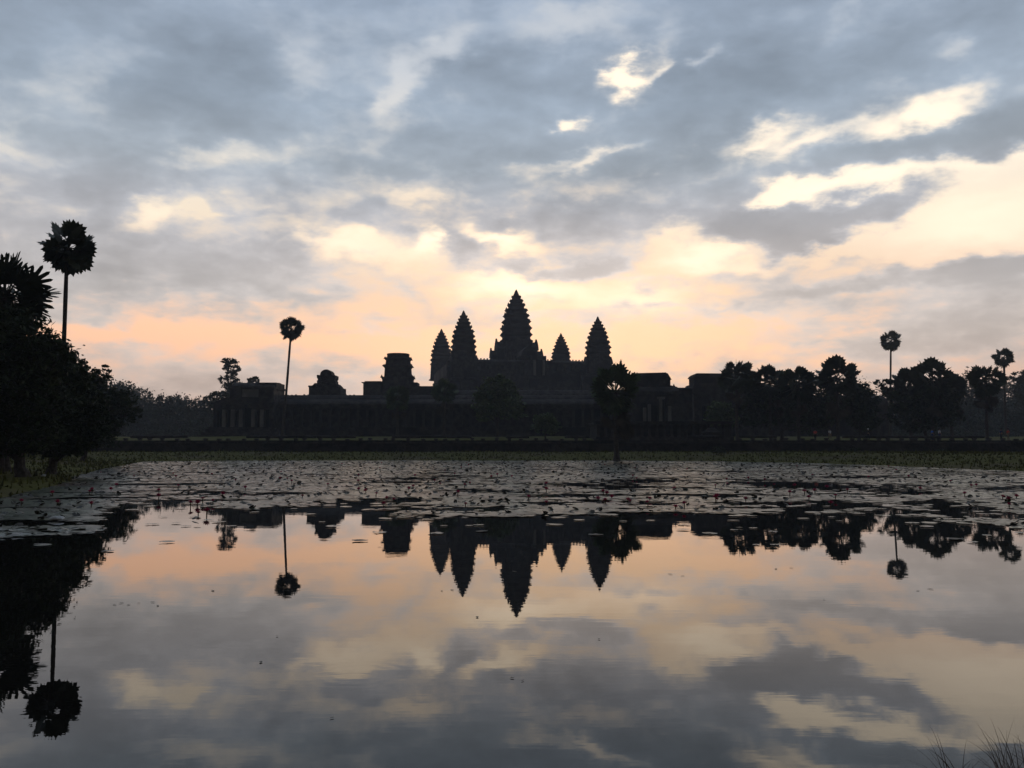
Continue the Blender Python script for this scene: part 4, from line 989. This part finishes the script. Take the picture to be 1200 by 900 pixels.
# ------------------------------------------------------------------ people on the causeway
def skin_obj(name, verts, edges, radii, m, parent=None, loc=(0, 0, 0), rz=0):
    me = bpy.data.meshes.new(name); me.from_pydata(verts, edges, []); me.update()
    o = link(name, me, m, parent, loc, rz)
    sk = o.modifiers.new('skin', 'SKIN'); sk.use_smooth_shade = True
    for v, r_ in zip(me.skin_vertices[0].data, radii): v.radius = r_ if isinstance(r_, tuple) else (r_, r_)
    me.skin_vertices[0].data[0].use_root = True
    ss_ = o.modifiers.new('sub', 'SUBSURF'); ss_.levels = 1; ss_.render_levels = 1
    return o
def person(px, D, rz, label, shirt, legs, hair='hair', st=.16, h=1.0):
    x = X(px, D); g = PAVE
    V = [(0, 0, .95), (0, 0, 1.15), (0, 0, 1.38), (0, 0, 1.49), (0, .01, 1.60), (0, .015, 1.70),
         (.10, 0, .88), (.11, -st, .48), (.11, -st * 1.1 + .12, .08), (.11, -st * 1.1 - .03, .03), (-.10, 0, .88), (-.11, st, .48), (-.11, st * 1.1 + .10, .08), (-.11, st * 1.1 - .05, .03),
         (.18, 0, 1.40), (.24, .06, 1.13), (.24, -.06, .88), (.24, -.10, .78), (-.18, 0, 1.40), (-.24, -.05, 1.13), (-.24, -.14, .90), (-.24, -.18, .80)]
    E = [(0, 1), (1, 2), (2, 3), (3, 4), (4, 5), (0, 6), (6, 7), (7, 8), (8, 9), (0, 10), (10, 11), (11, 12), (12, 13), (2, 14), (14, 15), (15, 16), (16, 17), (2, 18), (18, 19), (19, 20), (20, 21)]
    rr = [.12, .13, .13, .05, .085, .07, .085, .06, .04, .035, .085, .06, .04, .035, .055, .042, .032, .03, .055, .042, .032, .03]
    V = [(a * h, b * h, c * h) for a, b, c in V]
    b = skin_obj('person', V, E, rr, M['skin'], None, (x, D, g), rz); tag(b, label, 'person', 'people walking on the causeway')
    k = [0, 1, 2, 14, 15, 18, 19]; mp = {q: i for i, q in enumerate(k)}
    skin_obj('shirt', [V[q] for q in k], [(mp[a], mp[c]) for a, c in E if a in mp and c in mp], [.15, .155, .15, .075, .062, .075, .062], M[shirt], b)
    k = [0, 6, 7, 8, 10, 11, 12]; mp = {q: i for i, q in enumerate(k)}
    skin_obj('trousers', [V[q] for q in k], [(mp[a], mp[c]) for a, c in E if a in mp and c in mp], [.145, .10, .075, .055, .10, .075, .055], M[legs], b)
    hm = MB(); hm.rings([[(q * math.cos(i * .7854), q * 1.15 * math.sin(i * .7854) + .03, z * h) for i in range(8)] for z, q in ((1.60, .095), (1.68, .108), (1.75, .095), (1.80, .05))]); hm.build('hair' if hair == 'hair' else 'hat', M[hair], b)
person(1090.5, 131.5, R(80), 'person in a bright blue shirt walking behind the balustrade', 'blue', 'navy')
person(1099, 131.0, R(90), 'person with a white top and dark trousers close behind the blue shirt', 'white_cloth', 'navy')
person(1171, 131.2, R(-85), 'person in dark navy clothes beside the red shirted walker', 'navy', 'dark_cloth')
person(1179, 131.8, R(-90), 'person in a red shirt walking at the right edge of the causeway', 'red', 'khaki')
person(1016, 132.0, R(70), 'person in dark clothes with a white hat near the palm grove end', 'dark_cloth', 'dark_cloth', 'white_cloth')
person(971, 131.6, R(20), 'person in a white shirt standing under the palm grove', 'white_cloth', 'khaki')

person(954, 132.2, R(150), 'person in a dull red shirt standing left of the white shirted one', 'red', 'dark_cloth', h=.95)

# ------------------------------------------------------------------ haze
def haze():
    mb = MB().box(-420, 420, -60, 460, -2.2, 75)
    m_ = bpy.data.materials.new('morning haze'); m_.use_nodes = True; nt = m_.node_tree
    nt.nodes.remove(nt.nodes['Principled BSDF'])
    v = nt.nodes.new('ShaderNodeVolumePrincipled'); v.inputs['Color'].default_value = (.80, .88, 1.0, 1); v.inputs['Density'].default_value = HAZE; v.inputs['Anisotropy'].default_value = .2
    nt.links.new(v.outputs[0], nt.nodes['Material Output'].inputs['Volume'])
    tag(mb.build('haze', m_), 'thin blue morning haze over the temple grounds', 'haze', kind='stuff')
HAZE = .0004
haze()
